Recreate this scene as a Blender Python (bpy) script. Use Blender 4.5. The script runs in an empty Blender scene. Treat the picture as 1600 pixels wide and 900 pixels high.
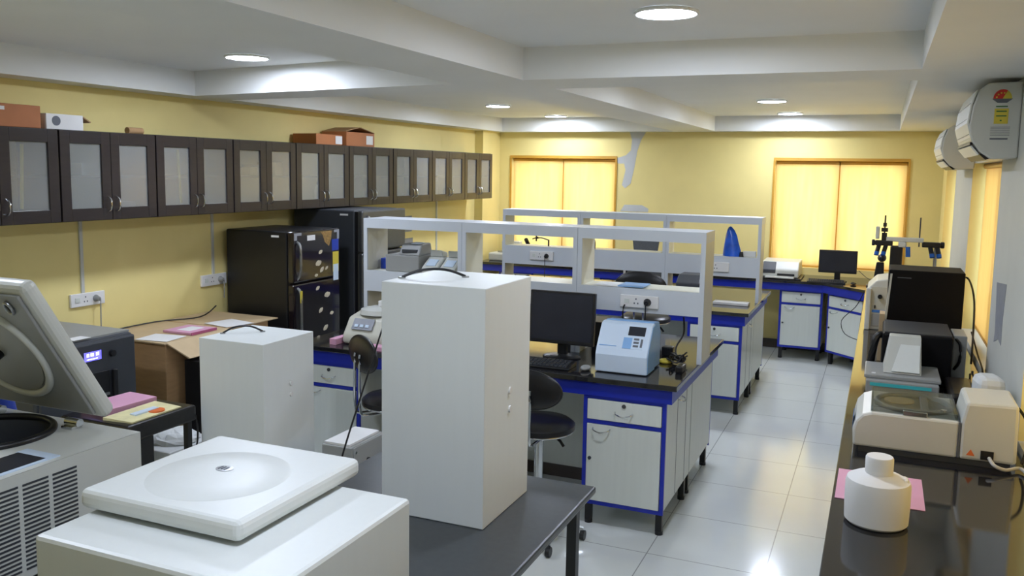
import bpy, bmesh, math, random
from mathutils import Vector, Matrix
random.seed(7)
PI = math.pi
S = bpy.context.scene
COL = S.collection

# ------------------------------------------------------------------ camera
cd = bpy.data.cameras.new('camera'); cam = bpy.data.objects.new('camera', cd); COL.objects.link(cam)
cd.sensor_width = 36.0; cd.lens = 1348.7 / 1600 * 36.0
cd.shift_y = -25.0 / 1600; cd.clip_start = 0.05; cd.clip_end = 100
R_ = Vector((0.91924883, 0.39334384, 0.01619308)); U_ = Vector((-0.0609489, 0.10156031, 0.99296059)); F_ = Vector((-0.38893035, 0.91376481, -0.11733307))
cam.matrix_world = Matrix(((R_.x, U_.x, -F_.x, 0), (R_.y, U_.y, -F_.y, 0), (R_.z, U_.z, -F_.z, 2.0), (0, 0, 0, 1)))
S.camera = cam
# ------------------------------------------------------------------ world, exposure
w = bpy.data.worlds.new('daylight'); S.world = w; w.use_nodes = True
bg = w.node_tree.nodes['Background']; bg.inputs[0].default_value = (0.96, 0.98, 1.0, 1); bg.inputs[1].default_value = 1.55
S.view_settings.view_transform = 'Standard'; S.view_settings.look = 'None'
S.view_settings.exposure = 1.3; S.view_settings.gamma = 1.0; S.view_settings.use_curve_mapping = False
LAMP = 62.0

# ------------------------------------------------------------------ helpers
def lin(c): return tuple(((v / 255) / 12.92 if v / 255 <= .04045 else (((v / 255) + .055) / 1.055) ** 2.4) for v in c)
def mat(name, rgb, rough=.5, metal=0, var=.04, scale=6, bump=0, emit=0, coat=0, alpha=1, stretch=None, spec=.5):
    m = bpy.data.materials.new(name); m.use_nodes = True
    n = m.node_tree.nodes; L = m.node_tree.links; b = n['Principled BSDF']
    c = lin(rgb)
    tc = n.new('ShaderNodeTexCoord'); mp = n.new('ShaderNodeMapping'); L.new(tc.outputs['Object'], mp.inputs[0])
    if stretch: mp.inputs['Scale'].default_value = stretch
    nz = n.new('ShaderNodeTexNoise'); nz.inputs['Scale'].default_value = scale; nz.inputs['Detail'].default_value = 4
    L.new(mp.outputs[0], nz.inputs['Vector'])
    r = n.new('ShaderNodeValToRGB'); L.new(nz.outputs['Fac'], r.inputs[0])
    r.color_ramp.elements[0].position = .3; r.color_ramp.elements[1].position = .7
    r.color_ramp.elements[0].color = tuple(v * (1 - var) for v in c) + (1,)
    r.color_ramp.elements[1].color = tuple(min(1, v * (1 + var)) for v in c) + (1,)
    L.new(r.outputs[0], b.inputs['Base Color'])
    b.inputs['Roughness'].default_value = rough; b.inputs['Metallic'].default_value = metal
    b.inputs['Specular IOR Level'].default_value = spec
    if coat: b.inputs['Coat Weight'].default_value = coat; b.inputs['Coat Roughness'].default_value = .05
    if emit: L.new(r.outputs[0], b.inputs['Emission Color']); b.inputs['Emission Strength'].default_value = emit
    if alpha < 1: b.inputs['Alpha'].default_value = alpha
    if bump:
        bp = n.new('ShaderNodeBump'); bp.inputs['Strength'].default_value = bump; bp.inputs['Distance'].default_value = .004
        L.new(nz.outputs['Fac'], bp.inputs['Height']); L.new(bp.outputs[0], b.inputs['Normal'])
    return m
def glassmat(name, rgb, gloss=.12, rough=.02):
    m = bpy.data.materials.new(name); m.use_nodes = True
    n = m.node_tree.nodes; L = m.node_tree.links; n.remove(n['Principled BSDF'])
    t = n.new('ShaderNodeBsdfTransparent'); t.inputs[0].default_value = lin(rgb) + (1,)
    g = n.new('ShaderNodeBsdfGlossy'); g.inputs['Roughness'].default_value = rough
    x = n.new('ShaderNodeMixShader'); x.inputs[0].default_value = gloss
    L.new(t.outputs[0], x.inputs[1]); L.new(g.outputs[0], x.inputs[2]); L.new(x.outputs[0], n['Material Output'].inputs[0])
    return m

M = {}
M['wall'] = mat('yellow_wall_paint', (238, 221, 149), .62, var=.03, scale=3)
M['grey_paint'] = mat('grey_wall_paint', (204, 206, 198), .6, var=.03, scale=4)
M['ceil'] = mat('white_ceiling_paint', (236, 238, 236), .6, var=.02, scale=2)
M['white'] = mat('white_laminate', (214, 219, 212), .35, var=.02, scale=5, stretch=(8, 8, .6))
M['cream'] = mat('cream_laminate', (218, 217, 200), .38, var=.02, scale=5)
M['boxwhite'] = mat('box_white_laminate', (228, 232, 229), .38, var=.008, scale=5, stretch=(8, 8, .6))
M['dimsteel'] = mat('dark_brushed_steel', (112, 114, 116), .3, metal=.8, var=.06, scale=20, stretch=(1, 1, 12))
M['shelfwhite'] = mat('shelf_white_laminate', (206, 213, 220), .35, var=.02, scale=5)
M['blue'] = mat('blue_steel_frame', (22, 42, 165), .35, var=.06)
M['black'] = mat('black_plastic', (22, 22, 24), .38, var=.15)
M['blackleather'] = mat('black_vinyl', (20, 18, 20), .32, var=.2, scale=30, bump=.2)
M['darkgrey'] = mat('dark_grey_metal', (58, 61, 66), .45, var=.05)
M['granite'] = mat('black_granite', (30, 30, 33), .07, var=.5, scale=90, spec=.8)
M['darktop'] = mat('dark_grey_top', (62, 66, 68), .3, var=.1, scale=40)
M['wood'] = mat('dark_wenge_laminate', (41, 35, 37), .3, var=.14, scale=7, stretch=(9, 1.2, 9))
M['cabin'] = mat('cabinet_interior', (226, 227, 222), .5, var=.02)
M['chrome'] = mat('chrome', (205, 208, 210), .15, metal=1, var=.02)
M['steel'] = mat('brushed_steel', (165, 168, 170), .3, metal=.9, var=.06, scale=20, stretch=(1, 1, 12))
M['machine'] = mat('machine_grey_white', (203, 205, 198), .35, var=.02)
M['machine2'] = mat('machine_beige', (196, 195, 180), .38, var=.02)
M['mgrey'] = mat('machine_mid_grey', (150, 152, 150), .4, var=.03)
M['ltblue'] = mat('light_blue_plastic', (132, 176, 224), .35, var=.03)
M['whiteblue'] = mat('blue_white_plastic', (205, 222, 240), .3, var=.02)
M['cardboard'] = mat('cardboard', (176, 140, 98), .7, var=.07, scale=12, stretch=(1, 1, 5))
M['cardlite'] = mat('cardboard_light', (196, 172, 134), .7, var=.05, scale=9)
M['cardred'] = mat('cardboard_red_brown', (178, 112, 66), .65, var=.06, scale=9)
M['paper'] = mat('paper', (228, 228, 226), .7, var=.02)
M['pink'] = mat('pink_paper', (214, 160, 186), .65, var=.03)
M['pinkd'] = mat('pink_binding', (176, 90, 130), .6, var=.03)
M['mag'] = mat('magazine_cover', (226, 218, 168), .5, var=.12, scale=14)
M['orange'] = mat('orange_print', (222, 112, 52), .5, var=.1, scale=20)
M['yellowp'] = mat('yellow_plastic', (214, 196, 70), .5, var=.05)
M['red'] = mat('red_print', (205, 45, 35), .5)
M['green'] = mat('green_print', (60, 110, 60), .5)
M['bag'] = mat('blue_polythene', (28, 92, 205), .3, var=.3, scale=14, bump=.8)
M['bluebox'] = mat('blue_carton', (28, 62, 170), .5, var=.05)
M['cyan'] = mat('cyan_strip', (70, 190, 196), .4, var=.04)
M['lamp'] = mat('lamp_diffuser', (226, 235, 255), .5, var=0, emit=LAMP)
M['screen'] = mat('lit_lcd', (96, 92, 225), .4, var=.25, scale=60, emit=.9)
M['lcdtext'] = mat('lcd_text', (225, 232, 255), .4, emit=1)
M['lcd'] = mat('dark_lcd', (38, 40, 50), .25, var=.1)
M['plaster'] = mat('bare_plaster', (196, 199, 200), .7, var=.04)
M['tape'] = mat('grey_tape', (146, 150, 158), .5, var=.08, scale=20)
M['framewood'] = mat('window_frame_ochre', (206, 156, 60), .4, var=.08, scale=6)
M['skirt'] = mat('dark_skirting', (74, 66, 62), .35, var=.06)
M['sticker'] = mat('sticker_print', (150, 118, 70), .4, var=.4, scale=60)
M['offwhite'] = mat('offwhite_flower_print', (205, 196, 172), .35, var=.1, scale=30)
M['mesh'] = mat('grey_mesh_fabric', (88, 92, 96), .7, var=.1, scale=60)
M['cable'] = mat('black_cable', (24, 24, 26), .45)
M['cablew'] = mat('white_cable', (190, 190, 184), .45)
M['conduit'] = mat('pvc_conduit', (200, 202, 196), .4)
M['eyeblue'] = mat('blue_lens_coating', (40, 96, 180), .15, var=.1)
M['blueink'] = mat('blue_label_ink', (70, 120, 190), .5)
M['label'] = mat('label_text_grey', (96, 100, 108), .6)
M['styro'] = mat('white_plastic_wrap', (216, 219, 218), .5, var=.06, scale=12, bump=.5)
M['clear'] = glassmat('clear_acrylic', (225, 228, 226), .16, .08)
M['pane'] = glassmat('window_pane', (240, 246, 244), .06)
M['cabglass'] = glassmat('frosted_cabinet_glass', (225, 228, 226), .12, .15)
_n = M['cabglass'].node_tree.nodes; _l = M['cabglass'].node_tree.links
_d = _n.new('ShaderNodeBsdfDiffuse'); _d.inputs[0].default_value = (.78, .8, .79, 1); _x = _n.new('ShaderNodeMixShader'); _x.inputs[0].default_value = .17
_o = _n['Material Output'].inputs[0]; _l.new(_o.links[0].from_socket, _x.inputs[1]); _l.new(_d.outputs[0], _x.inputs[2]); _l.new(_x.outputs[0], _o)
# backlit roller blinds: translucent fabric lit by the sky outside
def blindmat(name, c0, c1, f):
    m = bpy.data.materials.new(name); m.use_nodes = True
    n = m.node_tree.nodes; L = m.node_tree.links; n.remove(n['Principled BSDF'])
    tc = n.new('ShaderNodeTexCoord'); wv = n.new('ShaderNodeTexWave'); wv.inputs['Scale'].default_value = 55; wv.inputs['Distortion'].default_value = 1.5
    L.new(tc.outputs['Object'], wv.inputs['Vector'])
    nz = n.new('ShaderNodeTexNoise'); nz.inputs['Scale'].default_value = 3
    mp = n.new('ShaderNodeMapping'); mp.inputs['Scale'].default_value = (6, 6, .5); L.new(tc.outputs['Object'], mp.inputs[0]); L.new(mp.outputs[0], nz.inputs['Vector'])
    ad = n.new('ShaderNodeMath'); ad.operation = 'MULTIPLY_ADD'; ad.inputs[1].default_value = .25; L.new(wv.outputs['Fac'], ad.inputs[0]); L.new(nz.outputs['Fac'], ad.inputs[2])
    r = n.new('ShaderNodeValToRGB'); L.new(ad.outputs[0], r.inputs[0])
    r.color_ramp.elements[0].position = .35; r.color_ramp.elements[1].position = .85
    r.color_ramp.elements[0].color = c0; r.color_ramp.elements[1].color = c1
    t = n.new('ShaderNodeBsdfTranslucent'); d = n.new('ShaderNodeBsdfDiffuse'); x = n.new('ShaderNodeMixShader'); x.inputs[0].default_value = f
    L.new(r.outputs[0], t.inputs[0]); L.new(r.outputs[0], d.inputs[0])
    L.new(d.outputs[0], x.inputs[1]); L.new(t.outputs[0], x.inputs[2]); L.new(x.outputs[0], n['Material Output'].inputs[0])
    return m
M['blind'] = blindmat('yellow_blind_fabric', (.955, .77, .43, 1), (.975, .85, .53, 1), .8)
M['dimblind'] = blindmat('dimmed_ochre_blind', (.90, .70, .36, 1), (.93, .75, .42, 1), .62)  # darker, less translucent: weaker daylight at the right windows put into the fabric colour
def floormat():
    m = mat('glossy_floor_tiles', (216, 220, 216), .13, var=.04, scale=2, spec=.7)
    n = m.node_tree.nodes; L = m.node_tree.links; b = n['Principled BSDF']
    tc = n.new('ShaderNodeTexCoord'); mp = n.new('ShaderNodeMapping'); L.new(tc.outputs['Object'], mp.inputs[0]); mp.inputs['Location'].default_value = (.18, .1, 0)
    br = n.new('ShaderNodeTexBrick'); br.offset = 0; br.inputs['Scale'].default_value = 1; br.inputs['Brick Width'].default_value = .6; br.inputs['Row Height'].default_value = .6
    br.inputs['Mortar Size'].default_value = .003; L.new(mp.outputs[0], br.inputs['Vector'])
    mx = n.new('ShaderNodeMixRGB'); L.new(br.outputs['Fac'], mx.inputs[0])
    old = b.inputs['Base Color'].links[0].from_socket; L.new(old, mx.inputs[1]); mx.inputs[2].default_value = (.33, .34, .33, 1)
    L.new(mx.outputs[0], b.inputs['Base Color'])
    return m
M['floor'] = floormat()

ORG = {}
class G:
    def __init__(s): s.b = bmesh.new()
    def _add(s, vs, fs):
        v = [s.b.verts.new(p) for p in vs]
        for f in fs: s.b.faces.new([v[i] for i in f])
        return v
    def box(s, x0, x1, y0, y1, z0, z1):
        s._add([(x0, y0, z0), (x1, y0, z0), (x1, y1, z0), (x0, y1, z0), (x0, y0, z1), (x1, y0, z1), (x1, y1, z1), (x0, y1, z1)],
               [(0, 3, 2, 1), (4, 5, 6, 7), (0, 1, 5, 4), (1, 2, 6, 5), (2, 3, 7, 6), (3, 0, 4, 7)]); return s
    def hexa(s, bot, top):
        s._add(list(bot) + list(top), [(0, 3, 2, 1), (4, 5, 6, 7), (0, 1, 5, 4), (1, 2, 6, 5), (2, 3, 7, 6), (3, 0, 4, 7)]); return s
    def prism(s, pts, ax, a, b):
        n = len(pts)
        def P(p, t): return {'x': (t, p[0], p[1]), 'y': (p[0], t, p[1]), 'z': (p[0], p[1], t)}[ax]
        v = [P(p, a) for p in pts] + [P(p, b) for p in pts]
        s._add(v, [tuple(range(n))[::-1], tuple(range(n, 2 * n))] + [(i, (i + 1) % n, n + (i + 1) % n, n + i) for i in range(n)]); return s
    def cone(s, p0, p1, r0, r1=None, seg=20):
        r1 = r0 if r1 is None else r1
        p0 = Vector(p0); p1 = Vector(p1); d = (p1 - p0).normalized()
        q = d.to_track_quat('Z', 'Y'); vs = []
        for p, r in ((p0, r0), (p1, r1)):
            for i in range(seg):
                a = 2 * PI * i / seg; vs.append(p + q @ Vector((r * math.cos(a), r * math.sin(a), 0)))
        s._add(vs, [tuple(range(seg))[::-1], tuple(range(seg, 2 * seg))] + [(i, (i + 1) % seg, seg + (i + 1) % seg, seg + i) for i in range(seg)]); return s
    def lathe(s, c, prof, seg=28, sx=1, sy=1):
        vs = []; n = len(prof)
        for r, z in prof:
            for i in range(seg):
                a = 2 * PI * i / seg; vs.append((c[0] + r * sx * math.cos(a), c[1] + r * sy * math.sin(a), c[2] + z))
        fs = [tuple(range(seg))[::-1], tuple(range((n - 1) * seg, n * seg))]
        for k in range(n - 1):
            for i in range(seg): fs.append((k * seg + i, k * seg + (i + 1) % seg, (k + 1) * seg + (i + 1) % seg, (k + 1) * seg + i))
        s._add(vs, fs); return s
    def tube(s, pts, r, seg=8, smooth=3):
        P = [Vector(p) for p in pts]
        if smooth and len(P) > 2:
            Q = []
            for i in range(len(P) - 1):
                a = P[max(i - 1, 0)]; b = P[i]; c = P[i + 1]; d = P[min(i + 2, len(P) - 1)]
                for k in range(smooth):
                    t = k / smooth
                    Q.append(.5 * ((2 * b) + (c - a) * t + (2 * a - 5 * b + 4 * c - d) * t * t + (3 * b - a - 3 * c + d) * t ** 3))
            Q.append(P[-1]); P = Q
        vs = []; n = len(P); up = Vector((0, 0, 1))
        for i, p in enumerate(P):
            d = (P[min(i + 1, n - 1)] - P[max(i - 1, 0)]).normalized()
            x = d.cross(up)
            if x.length < .05: x = d.cross(Vector((0, 1, 0)))
            x.normalize(); y = x.cross(d)
            for k in range(seg):
                a = 2 * PI * k / seg; vs.append(p + x * r * math.cos(a) + y * r * math.sin(a))
        fs = [tuple(range(seg)), tuple(range((n - 1) * seg, n * seg))[::-1]]
        for i in range(n - 1):
            for k in range(seg): fs.append((i * seg + k, (i + 1) * seg + k, (i + 1) * seg + (k + 1) % seg, i * seg + (k + 1) % seg))
        s._add(vs, fs); return s
    def ell(s, c, r, seg=20, rings=12):
        bmesh.ops.create_uvsphere(s.b, u_segments=seg, v_segments=rings, radius=1, matrix=Matrix.Translation(c) @ Matrix.Diagonal((r[0], r[1], r[2], 1))); return s
    def torus(s, c, R, r, mtx=None, seg=36, m=10, sx=1, sy=1):
        vs = []
        for i in range(seg):
            a = 2 * PI * i / seg
            for k in range(m):
                b = 2 * PI * k / m
                p = Vector(((R + r * math.cos(b)) * math.cos(a) * sx, (R + r * math.cos(b)) * math.sin(a) * sy, r * math.sin(b)))
                if mtx: p = mtx @ p
                vs.append(p + Vector(c))
        s._add(vs, [(i * m + k, ((i + 1) % seg) * m + k, ((i + 1) % seg) * m + (k + 1) % m, i * m + (k + 1) % m) for i in range(seg) for k in range(m)]); return s
    def rot(s, c, ax, deg):
        bmesh.ops.rotate(s.b, verts=s.b.verts, cent=c, matrix=Matrix.Rotation(math.radians(deg), 3, ax)); return s

def put(name, g, m, parent=None, bevel=0, smooth=False, org=None, seg=2):
    """links a builder's mesh, given in world coordinates, as one object"""
    bmesh.ops.recalc_face_normals(g.b, faces=g.b.faces)
    me = bpy.data.meshes.new(name)
    if parent is not None: o0 = ORG[parent.name]
    elif org is not None: o0 = Vector(org)
    else:
        xs = [v.co for v in g.b.verts]; o0 = Vector(((min(v.x for v in xs) + max(v.x for v in xs)) / 2, (min(v.y for v in xs) + max(v.y for v in xs)) / 2, min(v.z for v in xs)))
    bmesh.ops.translate(g.b, verts=g.b.verts, vec=-o0)
    if smooth:
        for f in g.b.faces: f.smooth = True
        for e in g.b.edges:
            if len(e.link_faces) == 2 and e.calc_face_angle(0) > .7: e.smooth = False
    g.b.to_mesh(me); g.b.free()
    o = bpy.data.objects.new(name, me); COL.objects.link(o); me.materials.append(M[m])
    if parent is not None: o.parent = parent
    else: o.location = o0
    ORG[o.name] = o0
    if bevel:
        md = o.modifiers.new('bevel', 'BEVEL'); md.width = bevel; md.segments = seg; md.limit_method = 'ANGLE'; md.angle_limit = .6
    return o
def tag(o, label, cat, group=None):
    o['label'] = label; o['category'] = cat
    if group: o['group'] = group
    return o
def thing(name, label, cat, loc, group=None):
    o = bpy.data.objects.new(name, None); COL.objects.link(o); o.location = loc; o.empty_display_size = .05
    ORG[o.name] = Vector(loc); return tag(o, label, cat, group)
def dup(root, loc, label, rz=None, group=None):
    r = root.copy(); COL.objects.link(r); r.location = loc; r['label'] = label
    if rz is not None: r.rotation_euler = (0, 0, rz)
    if group: r['group'] = group
    for ch in list(root.children):
        c = ch.copy(); COL.objects.link(c); c.parent = r
        for g in list(ch.children):
            d = g.copy(); COL.objects.link(d); d.parent = c
    return r
def struct(name, g, m, parent=None, **k):
    o = put(name, g, m, parent, **k)
    if parent is None: o['kind'] = 'structure'
    return o

# ------------------------------------------------------------------ room shell
XL, XR, YB, YN = -4.69, .59, 10.3, -1.5
ZS, ZC = 2.48, 2.65
struct('floor', G().box(XL - .25, XR + .25, YN - .25, YB + .25, -.1, 0), 'floor')
struct('wall_left', G().box(XL - .2, XL, YN - .2, YB + .25, 0, 2.8), 'wall')
struct('wall_front', G().box(XL, XR, YN - .2, YN, 0, 2.8), 'wall')
struct('trim_1', G().box(XL, -4.58, 9.78, YB, 0, ZS), 'wall')
WB = [(-4.41, -3.03), (-1.14, .24)]; WZ = (.95, 2.16)
g = G(); g.box(XL, XR + .25, YB, YB + .25, 0, WZ[0]); g.box(XL, XR + .25, YB, YB + .25, WZ[1], 2.8)
g.box(XL, WB[0][0], YB, YB + .25, *WZ); g.box(WB[0][1], WB[1][0], YB, YB + .25, *WZ); g.box(WB[1][1], XR + .25, YB, YB + .25, *WZ)
wb = struct('wall_back', g, 'wall')
# unpainted plaster patch running down from the ceiling on the back wall
pp = [(-2.86, 2.479), (-2.66, 2.479), (-2.72, 2.38), (-2.76, 2.25), (-2.79, 2.05), (-2.83, 1.86), (-2.9, 1.80), (-2.94, 1.84), (-2.9, 2.02), (-2.92, 2.10), (-3.0, 2.1), (-3.028, 2.16), (-2.9, 2.2), (-2.84, 2.26), (-2.83, 2.38)]
put('plaster_patch', G().prism(pp, 'y', YB - .003, YB + .001), 'plaster', wb)
put('plaster_patch', G().prism([(-2.95, 1.52), (-2.6, 1.52), (-2.6, 1.56), (-2.68, 1.6), (-2.9, 1.6)], 'y', YB - .003, YB + .001), 'plaster', wb)
RZ = (.9, 2.1); PIER = [(YN, 2.3), (4.1, 5.4), (7.05, 8.6), (9.75, YB)]
g = G(); g.box(XR, XR + .25, YN, YB, 0, RZ[0]); g.box(XR, XR + .25, YN, YB, RZ[1], 2.8)
for a, b in PIER: g.box(XR, XR + .25, a, b, *RZ)
wr = struct('wall_right', g, 'grey_paint')
# yellow painted jambs and the yellow corner strip of the right wall
g = G()
for a, b in PIER:
    if a > YN: g.box(XR - .001, XR + .246, a - .004, a, *RZ)
    if b < YB: g.box(XR - .001, XR + .246, b, b + .004, *RZ)
g.box(XR - .004, XR, 9.75, YB, 0, ZS)
struct('trim_2', g, 'wall')
struct('baseboard_back', G().box(XL, XR, YB - .012, YB, 0, .1), 'skirt')
struct('baseboard_left', G().box(XL, XL + .012, YN, 9.78, 0, .1), 'skirt')
struct('baseboard_right', G().box(XR - .012, XR, YN, YB, 0, .1), 'skirt')
# coffered ceiling: slab above, dropped beams below
g = G(); g.box(XL - .2, XR + .25, YN - .2, YB + .25, ZC, ZC + .1)
g.box(XL, -4.47, YN, YB, ZS, ZC); g.box(.13, XR, YN, YB, ZS, ZC); g.box(-2.28, -1.81, YN, YB, ZS, ZC)
g.prism([(-4.47, 4.78), (-2.28, 4.45), (-2.28, 4.95), (-4.47, 5.15)], 'z', ZS, ZC); g.box(-1.81, .13, 4.36, 4.86, ZS, ZC)
for a, b in ((-4.47, -2.28), (-1.81, .13)): g.box(a, b, 10.12, YB, ZS, ZC); g.box(a, b, YN, .2, ZS, ZC)
struct('ceiling', g, 'ceil')

# ------------------------------------------------------------------ windows with blinds
for k, (a, b) in enumerate(WB):
    g = G(); y0, y1 = YB + .1, YB + .14; mid = (a + b) / 2
    for x0, x1 in ((a, a + .04), (b - .04, b), (mid - .03, mid + .03)): g.box(x0, x1, y0, y1, *WZ)
    g.box(a, b, y0, y1, WZ[0], WZ[0] + .05); g.box(a, b, y0, y1, WZ[1] - .05, WZ[1])
    f = struct('window_%d' % (k + 1), g, 'framewood')
    put('pane', G().box(a + .04, b - .04, YB + .118, YB + .122, WZ[0] + .05, WZ[1] - .05), 'pane', f)
    t = G(); t.box(a - .02, b + .02, YB - .012, YB - .001, WZ[1] - .005, WZ[1] + .028); t.box(a - .022, a, YB - .012, YB - .001, WZ[0], WZ[1] - .005); t.box(b, b + .022, YB - .012, YB - .001, WZ[0], WZ[1] - .005)
    put('window_trim', t, 'framewood', f)
    for s_, (x0, x1) in enumerate(((a + .008, mid - .008), (mid + .004, b - .008))):
        t = thing('roller_blind', 'backlit yellow roller blind, %s one in the %s back window' % (('left', 'right')[s_], ('left', 'right')[k]), 'blind', ((x0 + x1) / 2, YB + .05, WZ[0]), 'roller blinds in the back windows')
        put('fabric', G().box(x0, x1, YB + .05, YB + .0515, WZ[0] + .02, WZ[1] - .035), 'blind', t)
        put('roller_tube', G().cone((x0, YB + .055, WZ[1] - .025), (x1, YB + .055, WZ[1] - .025), .018), 'framewood', t, smooth=True)
        put('bottom_rail', G().box(x0, x1, YB + .045, YB + .057, WZ[0] + .006, WZ[0] + .022), 'framewood', t)
RW = [(2.3, 4.1), (5.4, 7.05), (8.6, 9.75)]
names = ['nearest', 'middle', 'farthest']
for k, (a, b) in enumerate(RW):
    g = G(); x0, x1 = XR + .12, XR + .16; mid = (a + b) / 2
    for y0, y1 in ((a, a + .04), (b - .04, b), (mid - .02, mid + .02)): g.box(x0, x1, y0, y1, *RZ)
    g.box(x0, x1, a, b, RZ[0], RZ[0] + .05); g.box(x0, x1, a, b, RZ[1] - .05, RZ[1])
    f = struct('window_%d' % (k + 3), g, 'framewood')
    put('pane', G().box(XR + .138, XR + .142, a + .04, b - .04, RZ[0] + .05, RZ[1] - .05), 'pane', f)
    t = thing('roller_blind', 'orange lit roller blind over the %s window of the right wall' % names[k], 'blind', (XR + .08, mid, RZ[0]), 'roller blinds on the right wall')
    put('fabric', G().box(XR + .08, XR + .0815, a + .02, b - .05, RZ[0] + .05, RZ[1] - .03), 'dimblind', t)
    put('roller_tube', G().cone((XR + .08, a + .01, RZ[1] - .02), (XR + .08, b - .02, RZ[1] - .02), .018), 'framewood', t, smooth=True)
    put('bottom_rail', G().box(XR + .075, XR + .087, a + .02, b - .05, RZ[0] + .035, RZ[0] + .052), 'framewood', t)
tag(put('grey_tape_strip', G().prism([(4.83, 1.48), (5.2, 1.45), (5.12, 1.2), (5.14, 1.14), (4.98, 1.18), (4.86, 1.17), (4.87, 1.3)], 'x', XR - .002, XR), 'tape'), 'torn strip of grey tape stuck on the grey pier of the right wall', 'tape')

# ------------------------------------------------------------------ downlights
lampspots = [(-3.54, 4.22, 'in the near left coffer above the wall cabinets'), (-3.64, 8.12, 'nearer one of the two in the far left coffer'), (-3.62, 9.75, 'farther one of the two in the far left coffer'),
             (-.95, 8.05, 'nearer one of the two in the far right coffer'), (-.95, 9.7, 'farther one of the two in the far right coffer'), (-.85, 3.55, 'close to the bright beam of the near right coffer'),
             (-3.5, 6.2, 'hidden behind the left cross beam'), (-.95, 6.1, 'hidden behind the right cross beam'), (-3.5, 1.9, 'behind the camera on the left'), (-.9, 1.3, 'behind the camera on the right')]
t0 = thing('ceiling_downlight', '', 'light', (0, 0, ZC - .012))
g = G(); g.torus((0, 0, ZC - .008), .125, .008, seg=32); put('rim', g, 'ceil', t0, smooth=True)
put('diffuser', G().cone((0, 0, ZC - .012), (0, 0, ZC - .002), .12, seg=32), 'lamp', t0)
for i, (x, y, l) in enumerate(lampspots):
    if i == 0: t0.location = (x, y, ZC - .012); t0['label'] = 'round white recessed downlight ' + l; t0['group'] = 'ceiling downlights'
    else: dup(t0, (x, y, ZC - .012), 'round white recessed downlight ' + l)

# ------------------------------------------------------------------ wall cabinets, left
CB = [1.40, 2.11, 2.82, 3.57, 4.29, 5.02, 5.755, 6.51, 7.26, 8.05, 8.82, 9.57]
labs = ['wholly beyond the left edge', 'cut by the left edge, under red brown carton', 'under the white carton', 'third from the left edge, beside the tiny roll', 'fourth from the left edge', 'holding a blue capped white bottle',
        'right under the taller gabled carton', 'third from the far corner of the row', 'next to last before the far corner', 'last one, in the far corner']
def wallcab(y0, y1, lab, extra):
    t = thing('wall_cabinet', 'dark wall cabinet with glazed doors, ' + lab, 'cabinet', (XL, (y0 + y1) / 2, 1.655), 'dark glazed wall cabinets along the left wall')
    a, b = y0 + .004, y1 - .004; xb, xf = XL + .002, -4.372; z0, z1 = 1.655, 2.19
    g = G(); g.box(xb, xf, a, b, z0, z0 + .018); g.box(xb, xf, a, b, z1 - .018, z1); g.box(xb, xf, a, a + .018, z0, z1); g.box(xb, xf, b - .018, b, z0, z1)
    put('carcass', g, 'wood', t)
    g = G(); g.box(xb, xb + .008, a + .018, b - .018, z0 + .018, z1 - .018); put('back_panel', g, 'cabin', t)
    g = G(); g.box(xb + .01, xf - .03, a + .02, b - .02, z0 + .255, z0 + .272); put('shelf', g, 'darkgrey', t)
    m = (a + b) / 2
    for k, (p, q) in enumerate(((a + .002, m - .002), (m + .002, b - .002))):
        zz0, zz1 = z0 + .004, z1 - .004; s = .066; st = .072; g = G()
        g.box(xf, xf + .02, p, p + s, zz0, zz1); g.box(xf, xf + .02, q - s, q, zz0, zz1)
        g.box(xf, xf + .02, p + s, q - s, zz0, zz0 + st); g.box(xf, xf + .02, p + s, q - s, zz1 - st, zz1)
        d = put('door', g, 'wood', t, bevel=.002)
        put('glass_pane', G().box(xf + .007, xf + .011, p + s, q - s, zz0 + st, zz1 - st), 'cabglass', d)
        hy = q - .03 if k == 0 else p + .03
        put('handle', G().tube([(xf + .02, hy, zz0 + .05), (xf + .045, hy, zz0 + .065), (xf + .05, hy, zz0 + .095), (xf + .045, hy, zz0 + .125), (xf + .02, hy, zz0 + .14)], .005), 'chrome', d, smooth=True)
    return t
for i in range(2, 11): wallcab(CB[i], CB[i + 1], labs[i - 1], i)
# things stored behind the glass
def gl(name, g, m, lab, cat, group=None, **k): return tag(put(name, g, m, **k), lab, cat, group)
def bottle(x, y, z, r, h, m, capm, lab, name='bottle'):
    t = thing(name, lab, 'bottle', (x, y, z))
    put('body', G().lathe((x, y, z), [(r * .9, 0), (r, .01), (r, h * .62), (r * .8, h * .74), (r * .42, h * .84), (r * .4, h * .86)]), m, t, smooth=True)
    put('cap', G().cone((x, y, z + h * .86), (x, y, z + h), r * .45), capm, t, smooth=True); return t
bottle(-4.5, 6.26, 1.674, .04, .2, 'paper', 'bluebox', 'white bottle with blue cap behind the cabinet glass')
bottle(-4.55, 5.1, 1.674, .045, .1, 'paper', 'paper', 'squat white bottle inside the fourth cabinet from the left edge')
bottle(-4.52, 5.22, 1.674, .05, .12, 'paper', 'paper', 'taller white bottle inside the fourth cabinet from the left edge')
gl('yellow_rod', G().box(-4.405, -4.395, 3.355, 3.37, 1.74, 2.1).rot((-4.4, 3.36, 1.9), 'X', -3), 'yellowp', 'thin yellow rod behind the glass of the leftmost cabinet', 'rod')
gl('yellow_rod', G().box(-4.405, -4.395, 4.53, 4.545, 1.74, 2.1).rot((-4.4, 4.54, 1.9), 'X', 3), 'yellowp', 'thin yellow rod behind the glass of the third cabinet from the left edge', 'rod')
gl('white_carton', G().box(-4.62, -4.45, 3.8, 3.92, 1.928, 2.0), 'paper', 'small white carton on the shelf behind glass under the white box', 'box')
gl('grey_carton', G().box(-4.6, -4.45, 4.08, 4.2, 1.674, 1.76), 'label', 'small grey carton behind glass at the bottom of a cabinet', 'box')
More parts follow.
